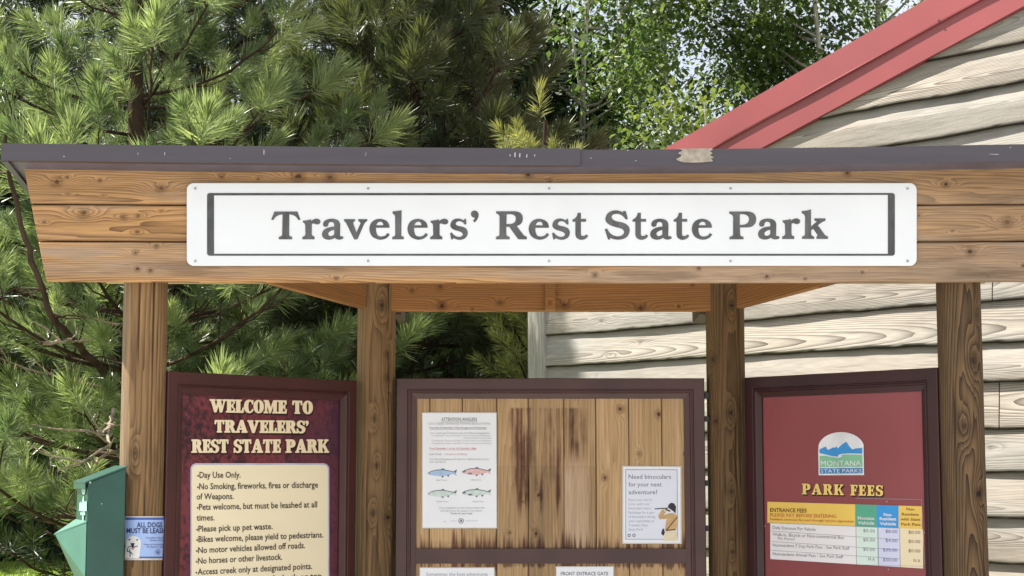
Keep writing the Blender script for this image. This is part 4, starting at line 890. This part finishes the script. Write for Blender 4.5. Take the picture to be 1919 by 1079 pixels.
def strips(mb, pts, off, w=3.0):
    """a flat shape cut into narrow upright strips so that it follows the round of the post"""
    x0, x1 = min(p[0] for p in pts), max(p[0] for p in pts); n = max(2, int((x1 - x0) / w)); xs = [x0 + 0.01 + (x1 - x0 - 0.02) * k / n for k in range(n + 1)]
    def ys(x):
        r = []
        for (ax, ay), (bx, by) in zip(pts, pts[1:] + pts[:1]):
            if (ax <= x) != (bx <= x): r.append(ay + (x - ax) / (bx - ax) * (by - ay))
        return (min(r), max(r)) if r else None
    for a, b_ in zip(xs[:-1], xs[1:]):
        A, B_ = ys(a), ys(b_)
        if A and B_: mb.face([CY_.px(a, A[1], off), CY_.px(b_, B_[1], off), CY_.px(b_, B_[0], off), CY_.px(a, A[0], off)])
mb = MB()   # a pale dog's head holding a lead
strips(mb, [(233.5, 1045.5), (234, 1032), (238, 1024), (236, 1014), (241, 1006), (249, 1003.5), (258, 1006), (264, 1013), (264, 1021), (260, 1028), (261, 1045.5)], 0.0058)
mb.k = 1; mb.shape(CY_, [[(244.5, 1017.5), (252.5, 1017.5), (251, 1022), (250, 1027), (247.5, 1027), (246, 1022)]], 0.0063)
mb.shape(CY_, [disc(242.5, 1011, 1.6, 8)], 0.0063); mb.shape(CY_, [disc(257, 1011.5, 1.6, 8)], 0.0063)
for a, b_, c, d in ((233, 1023, 242, 1025), (242, 1025, 246, 1023), (240, 1026, 238, 1033), (238, 1033, 243, 1034), (250, 1025, 258, 1023), (243, 1028, 244, 1043), (244, 1034, 249, 1039)): mb.line(CY_, a, b_, c, d, 1.6, 0.0063)
mb.k = 2; mb.shape(CY_, [[(245, 1026.5), (253, 1026), (250, 1030), (247, 1030)]], 0.0066)
mb.build('dog_picture', [M['dog_white'], M['dog_black'], M['ink_red']], t)

# ================================================================== dog-waste bag dispenser beside the left post
Ux, Uy = math.cos(math.radians(25)), math.sin(math.radians(25))     # along the side, front to back
A0 = Vector((at(163, 980, 6.33).x, 6.33, 0)); DD, WW = 0.141, 0.2155
side = Vector((Ux, Uy, 0)); fr = Vector((-Uy, Ux, 0)); out = -side
def bz(py, y): return at(960, py, y).z
zb_ = bz(1180, 6.33); zf = bz(904, 6.33); zr = bz(876, 6.39)
t = thing('bag_dispenser', tuple(A0 + side * DD / 2 + Vector((0, 0, zb_))), 'green metal dog waste bag station with sloped lid beside the left log post', 'dispenser')
def up(v, z): return Vector((v.x, v.y, z))
N0, N1, F1, F0 = A0, A0 + side * DD, A0 + side * DD + fr * WW, A0 + fr * WW
mb = MB(); mb.quad_box([up(N0, zb_), up(N1, zb_), up(F1, zb_), up(F0, zb_)], [up(N0, zf), up(N1, zr), up(F1, zr), up(F0, zf)])
bd = mb.build('body', M['box_green'], t); bv = bd.modifiers.new('bevel', 'BEVEL'); bv.width = 0.004; bv.segments = 2
e = 0.006
l0, l1, l2, l3 = N0 + out * 0.012 - fr * e, N1 - fr * e + side * .004, F1 + fr * e + side * .004, F0 + out * 0.012 + fr * e
sl_ = (zr - zf) / DD
mb = MB(); hh = 0.007
mb.quad_box([up(l0, zf - .012 * sl_ + .001), up(l1, zr + .001), up(l2, zr + .001), up(l3, zf - .012 * sl_ + .001)], [up(l0, zf - .012 * sl_ + hh), up(l1, zr + hh), up(l2, zr + hh), up(l3, zf - .012 * sl_ + hh)])
zl_ = zf - .012 * sl_; d_ = 0.020
mb.quad_box([up(l0, zl_ - d_), up(l0 + side * .003, zl_ - d_), up(l3 + side * .003, zl_ - d_), up(l3, zl_ - d_)], [up(l0, zl_), up(l0 + side * .003, zl_), up(l3 + side * .003, zl_), up(l3, zl_)])
mb.build('lid', M['box_green'], t)
# hopper flap
ha = up(N0 + out * .002, bz(979, 6.33)); hb_ = up(A0 + fr * WW + out * 0.0767, 0); hb_.z = at(105, 1002, hb_.y).z
hc = up(N0 + out * .002, bz(1082, 6.33)); hd = up(F0 + out * .002, ha.z); he = up(F0 + out * .002, bz(1082, 6.45))
mb = MB(); mb.face([ha, hc, hb_]); mb.face([hb_, hc, he]); mb.face([ha, hb_, hd]); mb.face([hd, hb_, he]); mb.face([ha, hd, he, hc])
mb.build('hopper', [M['box_sunlit']], t)
mb = MB(); th = Vector((0, 0, 0.006)); mb.quad_box([ha + th * .2 - fr * .004, hd + th * .2, hb_ + th * .2 + (hb_ - ha) * .05], [ha + th - fr * .004, hd + th, hb_ + th + (hb_ - ha) * .05]); mb.build('hopper_lid', M['box_sunlit'], t)
FPl = Pl((F0.x, F0.y, CAMZ), (-fr.x, -fr.y, 0))
mb = MB(); mb.shape(FPl, [disc(156.5, 920, 3.6, 14, 6.2)], 0.0035)
mb.shape(FPl, [[(148, 957), (149, 942), (152, 940), (153, 944), (155.5, 930), (157, 930), (158, 941), (161, 938), (162.5, 941), (162.5, 957), (157, 958.5)]], 0.0035)
mb.rect(FPl, 150.5, 960, 159.5, 965, 0.0035); mb.rect(FPl, 154, 965, 156.5, 976, 0.0035)
mb.build('pictogram', M['picto'], t)
mb = MB(); SPl = Pl((N0.x, N0.y, CAMZ), (side.x, side.y, 0)); mb.slab(SPl, disc(190.5, 944, 1.3, 8), 0.001, 0.005); mb.slab(SPl, disc(169, 904, 2, 8), 0.001, 0.008); mb.build('rivet', M['screw'], t)

# ================================================================== the sided building with the red roof rake
cx_, cy_ = at(1005, 650, 11.0).x, 11.0
UW = Vector((0.685, -0.73, 0)).normalized()
WP = Pl((cx_, cy_, CAMZ), UW); IN = -WP.N
bld = thing('sided_building', (cx_, cy_, 0), 'weathered plank sided building with a red metal roof edge behind the kiosk', 'building')
r0, r1 = WP.uv(1255, 277, .05), WP.uv(1742, 0, .05)
RS = (r1[1] - r0[1]) / (r1[0] - r0[0])
def rake(u, dv=0.0): return r0[1] + (u - r0[0]) * RS + dv
WID = 8.2; RIDGE = WID / 2
ls = [-1.43, -1.205, -.98, -.755, -.529, -.304, -.068, .146, .380, .586, .794, 1.016, 1.24, 1.46, 1.683, 1.90, 2.10, 2.32, 2.54, 2.76, 2.98]
uc0 = WP.uv(1021, 650)[0]
joints = {}
joints[.794] = [WP.uv(1864, 545)[0]]; joints[.146] = [WP.uv(1875, 760)[0]]
g = Grid(); rng = random.Random(8)
for k, z0 in enumerate(ls[:-1]):
    h = ls[k + 1] - z0 + 0.012
    js = joints.get(z0, [rng.uniform(3.7, 4.6)])
    umin = uc0 if z0 + h < rake(uc0, -.30) else (z0 + h - r0[1] + 0.27) / RS + r0[0]
    umin0 = uc0 if z0 < rake(uc0, -.30) else (z0 - r0[1] + 0.27) / RS + r0[0]
    ends = [None] + js + [WID - 0.05]
    for s_ in range(len(ends) - 1):
        ub = ends[s_ + 1] - 0.003
        nv = 34; nu = int((ub - (0 if s_ == 0 else ends[s_])) / 0.014) + 2
        q = np.linspace(0, 1, nv)[:, None] + np.zeros((1, nu)); t_ = np.linspace(0, 1, nu)[None, :] + np.zeros((nv, 1))
        ua = (umin0 + (umin - umin0) * q) if s_ == 0 else np.full_like(q, ends[s_] + 0.003)
        u = ua + (np.maximum(ub, ua + 0.02) - ua) * t_
        wav = 0.005 * vn(u * 1.6, 0 * u, k) + 0.004 * vn(u * 7, 0 * u, k + 3)
        v = z0 + wav * (1 - q) + q * h
        lap = 0.026 + 0.010 * np.maximum(0, vn(u * 0.9, 0 * u + 3, k + 5)) + 0.004 * vn(u * 4, 0 * u, k + 7)
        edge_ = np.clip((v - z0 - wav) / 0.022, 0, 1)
        off = -0.001 + lap * (1 - q) ** 0.8 - 0.010 * (1 - edge_) ** 2 + 0.003 * vn(u * 1.5, q * 2.2, k + 2)
        att = grain(u + s_ * 3.1, v, 60 + k * 2 + s_, period=0.0046 + 0.0026 * rng.random(), b0=z0 + h * rng.uniform(-0.1, 0.6), h0=rng.uniform(0.03, 0.06), slope=rng.choice((-1, 1)) * rng.uniform(0.012, 0.03), wig=0.016, wob=0.0009,
                    knots=[(rng.uniform(0.3, 4), z0 + h * rng.uniform(.2, .8), rng.uniform(.006, .011)) for _ in range(2)], fiber=0.13, tone=0.13, kshape=(9, 2.4), krise=3)
        att['gray'] = np.clip(0.12 + 0.5 * fbm(u * 0.9, v * 6, k + 1) + 0.45 * sstep(0.0, 0.6, vn(u * 0.8, v * 5, 20 + k)), 0, 0.85)
        att['dark'] = np.maximum(att['dark'] * 0.6, 0.3 * sstep(0.3, 0.65, fbm(u * 2.0, v * 45, k + 4)))
        att['dark'] = np.maximum(att['dark'], 0.97 * (1 - sstep(0.35, 0.70, edge_ + 0.18 * vn(u * 18, v * 30, k))))  # weathered lower edge, darkened further to paint the lap shadow line
        P = np.array(WP.O)[None, None] + u[..., None] * np.array(WP.U) + v[..., None] * np.array([0, 0, 1.0]) + off[..., None] * np.array(WP.N)
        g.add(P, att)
        # rough butt edge under each board, darkened as part of the painted lap shadow
        e0 = P[0]; e1 = e0 - off[0][:, None] * np.array(WP.N)[None] + np.array([[0, 0, 0.004]])
        g.add(np.stack([e1, e0]), dict(dark=0.9, gray=0.5))
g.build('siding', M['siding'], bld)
# corner board, side wall, roof, rake
u0c, u1c = WP.uv(990, 650, .03)[0], WP.uv(1020.5, 650, .03)[0]
gg = Grid(); nz_ = 400; q = np.linspace(-1.55, 1.60, nz_)[:, None] + np.zeros((1, 26)); uu = np.linspace(u0c, u1c, 26)[None, :] + np.zeros((nz_, 1))
att = grain(q, uu, 44, period=0.02, fiber=0.25, tone=0.1); att['gray'] = np.full_like(q, 0.75)
gg.add(np.array(WP.O)[None, None] + uu[..., None] * np.array(WP.U) + q[..., None] * np.array([0, 0, 1.0]) + 0.034 * np.array(WP.N), att, off=tuple(IN * 0.05)); gg.build('corner_board', M['siding'], bld)
LEN = 7.0
mb = MB(); a = WP.pt(u0c + 0.01, -1.55, -0.02); b_ = a + IN * LEN
mb.quad_box([a, a + WP.U * 0.03, b_ + WP.U * 0.03, b_], [p + Vector((0, 0, 3.2)) for p in (a, a + WP.U * 0.03, b_ + WP.U * 0.03, b_)])
c = WP.pt(WID - 0.06, -1.55, -0.02); d = c + IN * LEN
mb.quad_box([c, c + WP.U * 0.03, d + WP.U * 0.03, d], [p + Vector((0, 0, 3.2)) for p in (c, c + WP.U * 0.03, d + WP.U * 0.03, d)])
mb.quad_box([b_, b_ - IN * .03, d - IN * .03, d], [p + Vector((0, 0, 3.2)) for p in (b_, b_ - IN * .03, d - IN * .03, d)])
p_ = [WP.pt(0.02, -1.55, -.03), WP.pt(WID - .08, -1.55, -.03), WP.pt(WID - .08, rake(0, -.33), -.03), WP.pt(RIDGE, rake(RIDGE, -.33), -.03), WP.pt(0.02, rake(0, -.33), -.03)]
mb.quad_box(p_, [p + IN * .03 for p in p_])
mb.build('wall', M['siding'], bld)
EAVE = -0.45
mb = MB(); zt = lambda u: rake(u, 0.006)
for ua, ub in ((EAVE, RIDGE), (RIDGE, 2 * RIDGE - EAVE)):
    za, zb2 = zt(ua if ua < RIDGE else RIDGE), zt(RIDGE if ub == RIDGE else EAVE)
    p_ = [WP.pt(ua, za, .05), WP.pt(ub, zb2, .05)]; p2 = [p + IN * (LEN + .4) for p in p_]
    lo = [p_[0], p_[1], p2[1], p2[0]]; mb.quad_box([p - Vector((0, 0, .05)) for p in lo], lo)
mb.build('roof', M['red_metal'], bld)
H1, H2 = 0.152, 0.150
def band(off0, off1, dv0, dv1, wav, name, mat, ua=EAVE, ub=RIDGE, mirror=False):
    mb = MB(); n = 90
    for k in range(n):
        a, b_ = ua + (ub - ua) * k / n, ua + (ub - ua) * (k + 1) / n
        m = (lambda u: 2 * RIDGE - u) if mirror else (lambda u: u)
        w = (lambda u: wav * math.sin(u * 5.2 + 1.3) * (0.6 + 0.4 * math.sin(u * 1.7))) if wav else (lambda u: 0)
        base = [WP.pt(m(a), rake(a, dv0), off0), WP.pt(m(b_), rake(b_, dv0), off0), WP.pt(m(b_), rake(b_, dv1), off0), WP.pt(m(a), rake(a, dv1), off0)]
        top = [WP.pt(m(a), rake(a, dv0), off1 + w(a)), WP.pt(m(b_), rake(b_, dv0), off1 + w(b_)), WP.pt(m(b_), rake(b_, dv1), off1), WP.pt(m(a), rake(a, dv1), off1)]
        mb.face(top); mb.face([base[0], base[1], top[1], top[0]]); mb.face([top[3], top[2], base[2], base[3]])
    return mb.build(name, mat, bld)
for mir in (False, True):
    band(0.02, 0.058, -H1, 0.010, 0.006, 'rake_trim', M['red_metal'], mirror=mir)
    band(0.0, 0.046, -H1 - H2, -H1 + 0.01, 0.0, 'rake_fascia', M['red_metal'], mirror=mir)
    band(0.045, 0.062, -H1 - .002, -H1 + .006, 0.006, 'drip_edge', M['red_metal'], mirror=mir)
mb = MB(); RPl = Pl(WP.pt(0, 0, .060), WP.U); mb.slab(RPl, disc(1759.5, 38.5, 2.2, 8), 0.0, 0.006); mb.build('screw', M['iron'], bld)

# ================================================================== trees
UPV = np.array([0, 0, 1.0])
def rot_to(D):
    """rotation matrices taking +Z to each row of D, random roll added by caller"""
    D = D / (np.linalg.norm(D, axis=1)[:, None] + 1e-9)
    A = np.where(np.abs(D[:, 2:3]) > 0.95, np.array([[1.0, 0, 0]]), np.array([[0, 0, 1.0]]))
    X = np.cross(A, D); X /= np.linalg.norm(X, axis=1)[:, None] + 1e-9; Y = np.cross(D, X)
    return np.stack([X, Y, D], -1)
def tuft_bank(rng, k, n, shoot, nl, w, spread):
    """k needle tufts of n needles: each needle is a thin triangle"""
    out = []
    for _ in range(k):
        s = rng.random(n) ** 0.8; base = np.zeros((n, 3)); base[:, 2] = s * shoot
        ph = rng.random(n) * 2 * np.pi; an = np.radians(spread[1] + (spread[0] - spread[1]) * s + rng.normal(0, 9, n))
        L = nl * (0.75 + 0.4 * rng.random(n))
        d = np.stack([np.sin(an) * np.cos(ph), np.sin(an) * np.sin(ph), np.cos(an)], 1)
        sd = np.cross(d, rng.normal(0, 1, (n, 3))); sd /= np.linalg.norm(sd, axis=1)[:, None] + 1e-9
        tip = base + d * L[:, None]; mid = base + d * (L * 0.55)[:, None]
        # a needle: narrow at the base, widest past the middle, pointed
        out.append(np.stack([base, mid + sd * w / 2, tip, mid - sd * w / 2], 1))
    return np.stack(out)            # (k, n, 4, 3)
def needle_crown(name, mat, parent, pos, dirs, rng, n, shoot, nl, w, spread=(28, 72), scale=None, varbase=None):
    pos, dirs = np.array(pos), np.array(dirs); T = len(pos)
    bank = tuft_bank(rng, 14, n, shoot, nl, w, spread); Rm = rot_to(dirs)
    ro = rng.random(T) * 2 * np.pi; c, s = np.cos(ro), np.sin(ro); Z = np.zeros(T)
    Rz = np.stack([np.stack([c, -s, Z], -1), np.stack([s, c, Z], -1), np.stack([Z, Z, Z + 1], -1)], 1)
    Rm = Rm @ Rz; sc = np.ones(T) if scale is None else np.array(scale)
    V = np.einsum('tij,tnvj->tnvi', Rm, bank[rng.integers(0, 14, T)]) * sc[:, None, None, None] + pos[:, None, None, :]
    var = np.clip((rng.random(T) * 0.55 if varbase is None else np.array(varbase))[:, None] + rng.random((T, n)) * 0.3, 0, 1)
    F = np.arange(T * n * 4).reshape(-1, 4)
    return link(name, np_mesh(name, V.reshape(-1, 3), F, {'var': np.repeat(var.ravel(), 4)}), mat, parent)
def pine(name, label, x, y, H, Rmax, zmin, seed, mat, n=60, nl=0.155, w=0.0055, shoot=0.17, dens=1.0, lod=1.0, whorl=0.30, extra=(), nbr=5, droop=0.10, group=None, sc_rng=(0.75, 1.15), zdetail=6.2, conic=1.5, spread=(28, 72), minl=0.25, up=0.0):
    rng = np.random.default_rng(seed)
    t = thing(name, (x, y, 0), label, 'tree', group)
    tb = Tubes(); tz = np.linspace(-0.1, H, 14); tb.add([(x + 0.05 * math.sin(z * 1.3 + seed), y + 0.05 * math.cos(z * 1.1 + seed), z) for z in tz], 0.028 * H * (0.55 + 0.45 * (1 - tz / H)) * (1 - tz / H * 0.85) * 0.55 + 0.01, 9)
    pos, dirs, scl, vb = [], [], [], []
    z = zmin
    def branch(p0, az, L, el):
        m = 9; ts = np.linspace(0, 1, m); d = np.array([math.cos(az), math.sin(az), 0]); sw = rng.normal(0, 0.10)
        pts = np.array([p0 + d * L * tt + np.array([-d[1], d[0], 0]) * sw * L * tt ** 2 + UPV * L * (el * tt - droop * 1.6 * tt * (1 - tt) + 0.14 * tt ** 3) + rng.normal(0, 0.012, 3) * tt for tt in ts])
        tb.add(pts, 0.007 + 0.013 * L / 2.4 * (1 - ts * 0.9), 5)
        high = p0[2] > zdetail
        step = (0.17 if not high else 0.30) / dens
        a = 0.18 * L
        sgn = 1
        while a < L:
            tt = a / L; i = min(m - 2, int(tt * (m - 1))); f = tt * (m - 1) - i
            p = pts[i] * (1 - f) + pts[i + 1] * f; tan = pts[i + 1] - pts[i]; tan /= np.linalg.norm(tan)
            sgn = -sgn; ang = sgn * rng.uniform(0.55, 1.0); ca, sa = math.cos(ang), math.sin(ang)
            bd = np.array([tan[0] * ca - tan[1] * sa, tan[0] * sa + tan[1] * ca, tan[2] * 0.5 + rng.uniform(-0.05, 0.55)]); bd /= np.linalg.norm(bd)
            bl = rng.uniform(0.25, 0.62) * (1.15 - tt * 0.75) * min(1.3, L / 1.8)
            e = p + bd * bl + UPV * 0.05; md = p + bd * bl * .5
            tb.add([p, md, e], [0.007, 0.005, 0.004], 4)
            for q in ([0.55, 1.0] if bl > 0.3 else [1.0]):
                pos.append(p + (e - p) * q); dirs.append(bd + UPV * rng.uniform(0.0, 0.75)); scl.append(rng.uniform(*sc_rng) * (0.85 if q < 1 else 1)); vb.append(0.1 + rng.random() * 0.7 * (0.6 if q < 1 else 1))
            a += step * rng.uniform(0.7, 1.3)
        pos.append(pts[-1]); dirs.append(pts[-1] - pts[-2] + UPV * 0.03 * L); scl.append(sc_rng[1] * 1.05); vb.append(0.6)
    while z < H - 0.3:
        fr_ = z / H; prof = (1 - fr_ ** conic) * (0.72 + 0.28 * min(1, (z - zmin) / 1.2)); k = nbr + int(rng.integers(0, 2)); a0 = rng.random() * 6.28
        for j in range(k):
            L = Rmax * prof * rng.uniform(0.62, 1.12)
            if L < minl: continue
            branch(np.array([x, y, z + rng.uniform(-.12, .12)]), a0 + j / k * 6.283 + rng.normal(0, .2), L, rng.uniform(-0.05, 0.28) + 0.25 * fr_ + up)
        z += whorl * rng.uniform(0.8, 1.2) * (1 if z < zdetail else 1.6)
    for p0, az, L, el in extra: branch(np.array(p0), az, L, el)
    pos.append(np.array([x, y, H])); dirs.append(UPV); scl.append(1.1); vb.append(0.5)
    tb.build('trunk', M['bark'], t)
    needle_crown('crown', mat, t, pos, dirs, rng, n, shoot, nl, w, spread, scale=scl, varbase=vb)
    return t
def px_xy(px, y): return at(px, 860, y).x
big_pine = pine('pine_tree', 'big sunlit pine with long bright needles filling the left of the picture', px_xy(252, 11.6), 11.6, 7.3, 2.7, 1.2, 5, M['needle'], n=180, nl=0.15, w=0.0058, shoot=0.17, dens=1.14, sc_rng=(0.8, 1.3), whorl=0.40, nbr=6, conic=1.2, zdetail=5.2, spread=(14, 64))
def limb(parent, name, pts, rad, mat, twigs=0, seed=1):
    rg = np.random.default_rng(seed); tb = Tubes(); P = np.array([tuple(at(a_, b_, c_)) for a_, b_, c_ in pts])
    t0 = np.linspace(0, 1, len(P)); t1 = np.linspace(0, 1, 4 * len(P)); Q_ = np.stack([np.interp(t1, t0, P[:, c]) for c in range(3)], 1) + rg.normal(0, 0.006, (len(t1), 3))
    tb.add(Q_, np.interp(t1, [0, 1], rad), 7)
    for k in range(twigs):
        p = Q_[int(rg.integers(1, len(Q_) - 1))]; d = rg.normal(0, 1, 3); d[2] *= .5; d /= np.linalg.norm(d); L = rg.uniform(.1, .35)
        tb.add([p, p + d * L * .5 + rg.normal(0, .02, 3), p + d * L], [.007, .005, .003], 4)
    return tb.build(name, mat, parent)
limb(big_pine, 'limb', [(8, 250, 9.7), (18, 330, 9.7), (38, 420, 9.75), (72, 515, 9.8), (92, 585, 9.9), (128, 625, 10.1), (175, 680, 10.5), (240, 740, 11.4)], (0.012, 0.026), M['bark'], 7, 3)
for k, pts in enumerate(([(235, 780, 11.2), (205, 800, 10.3), (204, 838, 9.9), (160, 860, 9.7), (110, 880, 9.6)], [(240, 850, 11.2), (205, 845, 10.0), (180, 868, 9.8), (172, 862, 9.7)], [(212, 768, 10.1), (206, 800, 9.95), (190, 812, 9.8), (160, 808, 9.7)], [(75, 645, 9.8), (122, 638, 9.9), (150, 640, 10.2)])):
    limb(big_pine, 'dead_twig', pts, (0.013, 0.005), M['dead'], 4, 10 + k)
pine('pine_tree', 'dark olive pine with drooping tufts in the middle, beside the pale poplar trunks', px_xy(765, 13.6), 13.6, 6.8, 1.95, 0.9, 9, M['needle_brown'], n=150, nl=0.16, w=0.0075, shoot=0.18, dens=1.2, spread=(14, 64), sc_rng=(0.9, 1.3), whorl=0.26, nbr=6)
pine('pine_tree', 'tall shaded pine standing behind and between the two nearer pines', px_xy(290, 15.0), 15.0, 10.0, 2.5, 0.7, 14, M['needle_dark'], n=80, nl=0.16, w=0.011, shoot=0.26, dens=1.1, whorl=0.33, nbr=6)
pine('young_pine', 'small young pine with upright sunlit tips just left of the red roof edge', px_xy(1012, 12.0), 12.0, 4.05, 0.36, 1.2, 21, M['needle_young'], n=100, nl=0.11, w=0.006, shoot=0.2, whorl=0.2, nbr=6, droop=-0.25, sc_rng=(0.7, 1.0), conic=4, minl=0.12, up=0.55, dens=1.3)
for i, (px, y, H, Rm, lb) in enumerate(((60, 30, 11, 3.2, 'far dark conifer at the left edge of the lawn'), (420, 33, 12, 3.4, 'far dark conifer behind the welcome panel'), (760, 28, 10.5, 3.0, 'far dark conifer seen under the back header of the kiosk'), (-380, 27, 11, 3.0, 'unseen far conifer added beyond the left edge to shade the grass'), (-40, 36, 12, 3.4, 'farthest dark conifer behind the tall shaded grass'), (220, 34, 11, 3.2, 'far dark conifer showing between the left post and the bag station'), (930, 21, 8.5, 2.2, 'dark bushy conifer left of the building corner'))):  # the conifer past the left edge is added to shade the grass
    pine('conifer_tree', lb, px_xy(px, y), y, H, Rm, 0.25, 30 + i, M['needle_far'], n=44, nl=0.30, w=0.040, shoot=0.35, dens=0.6, whorl=0.42, nbr=7, group='far conifers')

def poplar(label, x, y, H, cr, seed, mat, nleaf, lean=0.0, trunk_r=0.065, zlow=1.2, zhigh=None, leaf=0.088):
    rng = np.random.default_rng(seed); t = thing('poplar_tree', (x, y, 0), label, 'tree', 'poplars behind the building')
    tb = Tubes(); tz = np.linspace(-0.1, H, 12)
    tr = np.array([(x + lean * z + 0.10 * math.sin(z * .7 + seed), y + 0.1 * math.cos(z * .6 + seed), z) for z in tz]); tb.add(tr, trunk_r * (1 - tz / H * 0.8), 9)
    clumps = []
    for k in range(64):
        z0 = rng.uniform(zlow, H * 0.92); i = np.interp(z0, tz, np.arange(12)); p0 = np.array([np.interp(z0, tz, tr[:, c]) for c in range(3)])
        az = rng.random() * 6.283; L = cr * rng.uniform(0.4, 1.1) * (1 - 0.4 * z0 / H); d = np.array([math.cos(az), math.sin(az), rng.uniform(0.1, 0.9)])
        pts = [p0 + d * L * q + UPV * 0.15 * L * q * q + rng.normal(0, .03, 3) for q in np.linspace(0, 1, 5)]
        tb.add(pts, [0.028, 0.02, 0.014, 0.009, 0.005], 4)
        for q in (0.45, 0.7, 0.9, 1.05): clumps.append((p0 + d * L * q + rng.normal(0, .12, 3), rng.uniform(0.22, 0.5)))
    tb.build('trunk', M['pale_bark'], t)
    C_ = np.array([c for c, _ in clumps]); Rr = np.array([r for _, r in clumps]); wts = Rr ** 2 / (Rr ** 2).sum()
    nleaf = int(nleaf * 1.55); idx = rng.choice(len(C_), nleaf, p=wts); dd = rng.normal(0, 1, (nleaf, 3)); dd /= np.linalg.norm(dd, axis=1)[:, None]
    P = C_[idx] + dd * (Rr[idx] * rng.random(nleaf) ** 0.5)[:, None]; P[:, 2] -= 0.1
    ax = rng.normal(0, 1, (nleaf, 3)); ax[:, 2] -= 1.0; Rm = rot_to(ax); s = leaf * (0.7 + 0.6 * rng.random(nleaf))
    shp = np.array([[0, 0, 0], [0.34, 0.06, 0.42], [0, 0, 1.0], [-0.34, 0.06, 0.42]])
    V = np.einsum('tij,vj->tvi', Rm, shp) * s[:, None, None] + P[:, None, :]
    var = np.clip(rng.random(nleaf) * 0.6 + 0.4 * rng.random(len(C_))[idx], 0, 1)
    link('crown', np_mesh('crown', V.reshape(-1, 3), np.arange(nleaf * 4).reshape(-1, 4), {'var': np.repeat(var, 4)}), mat, t)
for args in (('slender pale trunked poplar nearest the dark pine', 1098, 20.5, 10.5, 1.5, 51, M['leaf'], 9000, 0.012), ('leaning pale poplar with a forked white trunk left of the roof edge', 1122, 22.5, 11, 1.9, 52, M['leaf'], 11000, 0.035),
             ('poplar with a sky gap beside its trunk over the roof end', 1262, 24.5, 11.5, 2.0, 53, M['leaf'], 11000, -0.02), ('broad poplar rising above the middle of the red roof edge', 1425, 23, 11, 2.2, 54, M['leaf'], 13000, 0.01),
             ('poplar with pale limbs where the red roof edge leaves the top', 1560, 22, 11, 2.1, 55, M['leaf'], 12000, -0.01), ('full poplar behind the roof edge near the top right corner', 1660, 22.5, 13, 2.6, 58, M['leaf'], 13000, 0.0), ('bright leaved poplar low against the red roof edge', 1330, 18.5, 5.6, 1.7, 56, M['leaf_light'], 8000, 0.0), ('poplar showing through the top of the dark pine', 850, 27, 12, 2.4, 57, M['leaf_light'], 9000, 0.0)):
    lb, px, y, H, cr, sd, mt, nl_, ln = args
    poplar(lb, px_xy(px, y), y, H, cr, sd, mt, nl_, ln)

# lawn blades where the lawn shows at the lower left
rng = np.random.default_rng(77); n = 16000
gx = rng.uniform(-11, -4.5, n); gy = rng.uniform(19, 34, n); hh_ = rng.uniform(0.03, 0.08, n); az = rng.random(n) * 6.283
b0 = np.stack([gx, gy, np.zeros(n)], 1); sdv = np.stack([np.cos(az), np.sin(az), np.zeros(n)], 1) * 0.012; tip = b0 + np.stack([rng.normal(0, .02, n), rng.normal(0, .02, n), hh_], 1)
n2 = 26000; gx2 = rng.uniform(-15, -3.5, n2); gy2 = rng.uniform(26.5, 33.5, n2); h2 = rng.uniform(0.35, 0.95, n2); a2 = rng.random(n2) * 6.283
c0_ = np.stack([gx2, gy2, np.zeros(n2)], 1); sd2 = np.stack([np.cos(a2), np.sin(a2), np.zeros(n2)], 1) * 0.022; tp2 = c0_ + np.stack([rng.normal(0, .14, n2), rng.normal(0, .14, n2), h2], 1)
tag(link('tall_grass', np_mesh('tall_grass', np.stack([c0_ - sd2, c0_ + sd2, tp2], 1).reshape(-1, 3), np.arange(n2 * 3).reshape(-1, 3), {'var': np.repeat(rng.random(n2), 3)}), M['needle_far']), 'uncut grass behind the lawn with tree shade put into its dark colour', 'grass', kind='stuff')  # tree shade over this grass is put into its near-black colour
o = link('grass', np_mesh('grass', np.stack([b0 - sdv, b0 + sdv, tip], 1).reshape(-1, 3), np.arange(n * 3).reshape(-1, 3), {'var': np.repeat(rng.random(n), 3)}), M['grass'])
tag(o, 'short bright grass on the lawn at the lower left', 'grass', kind='stuff')
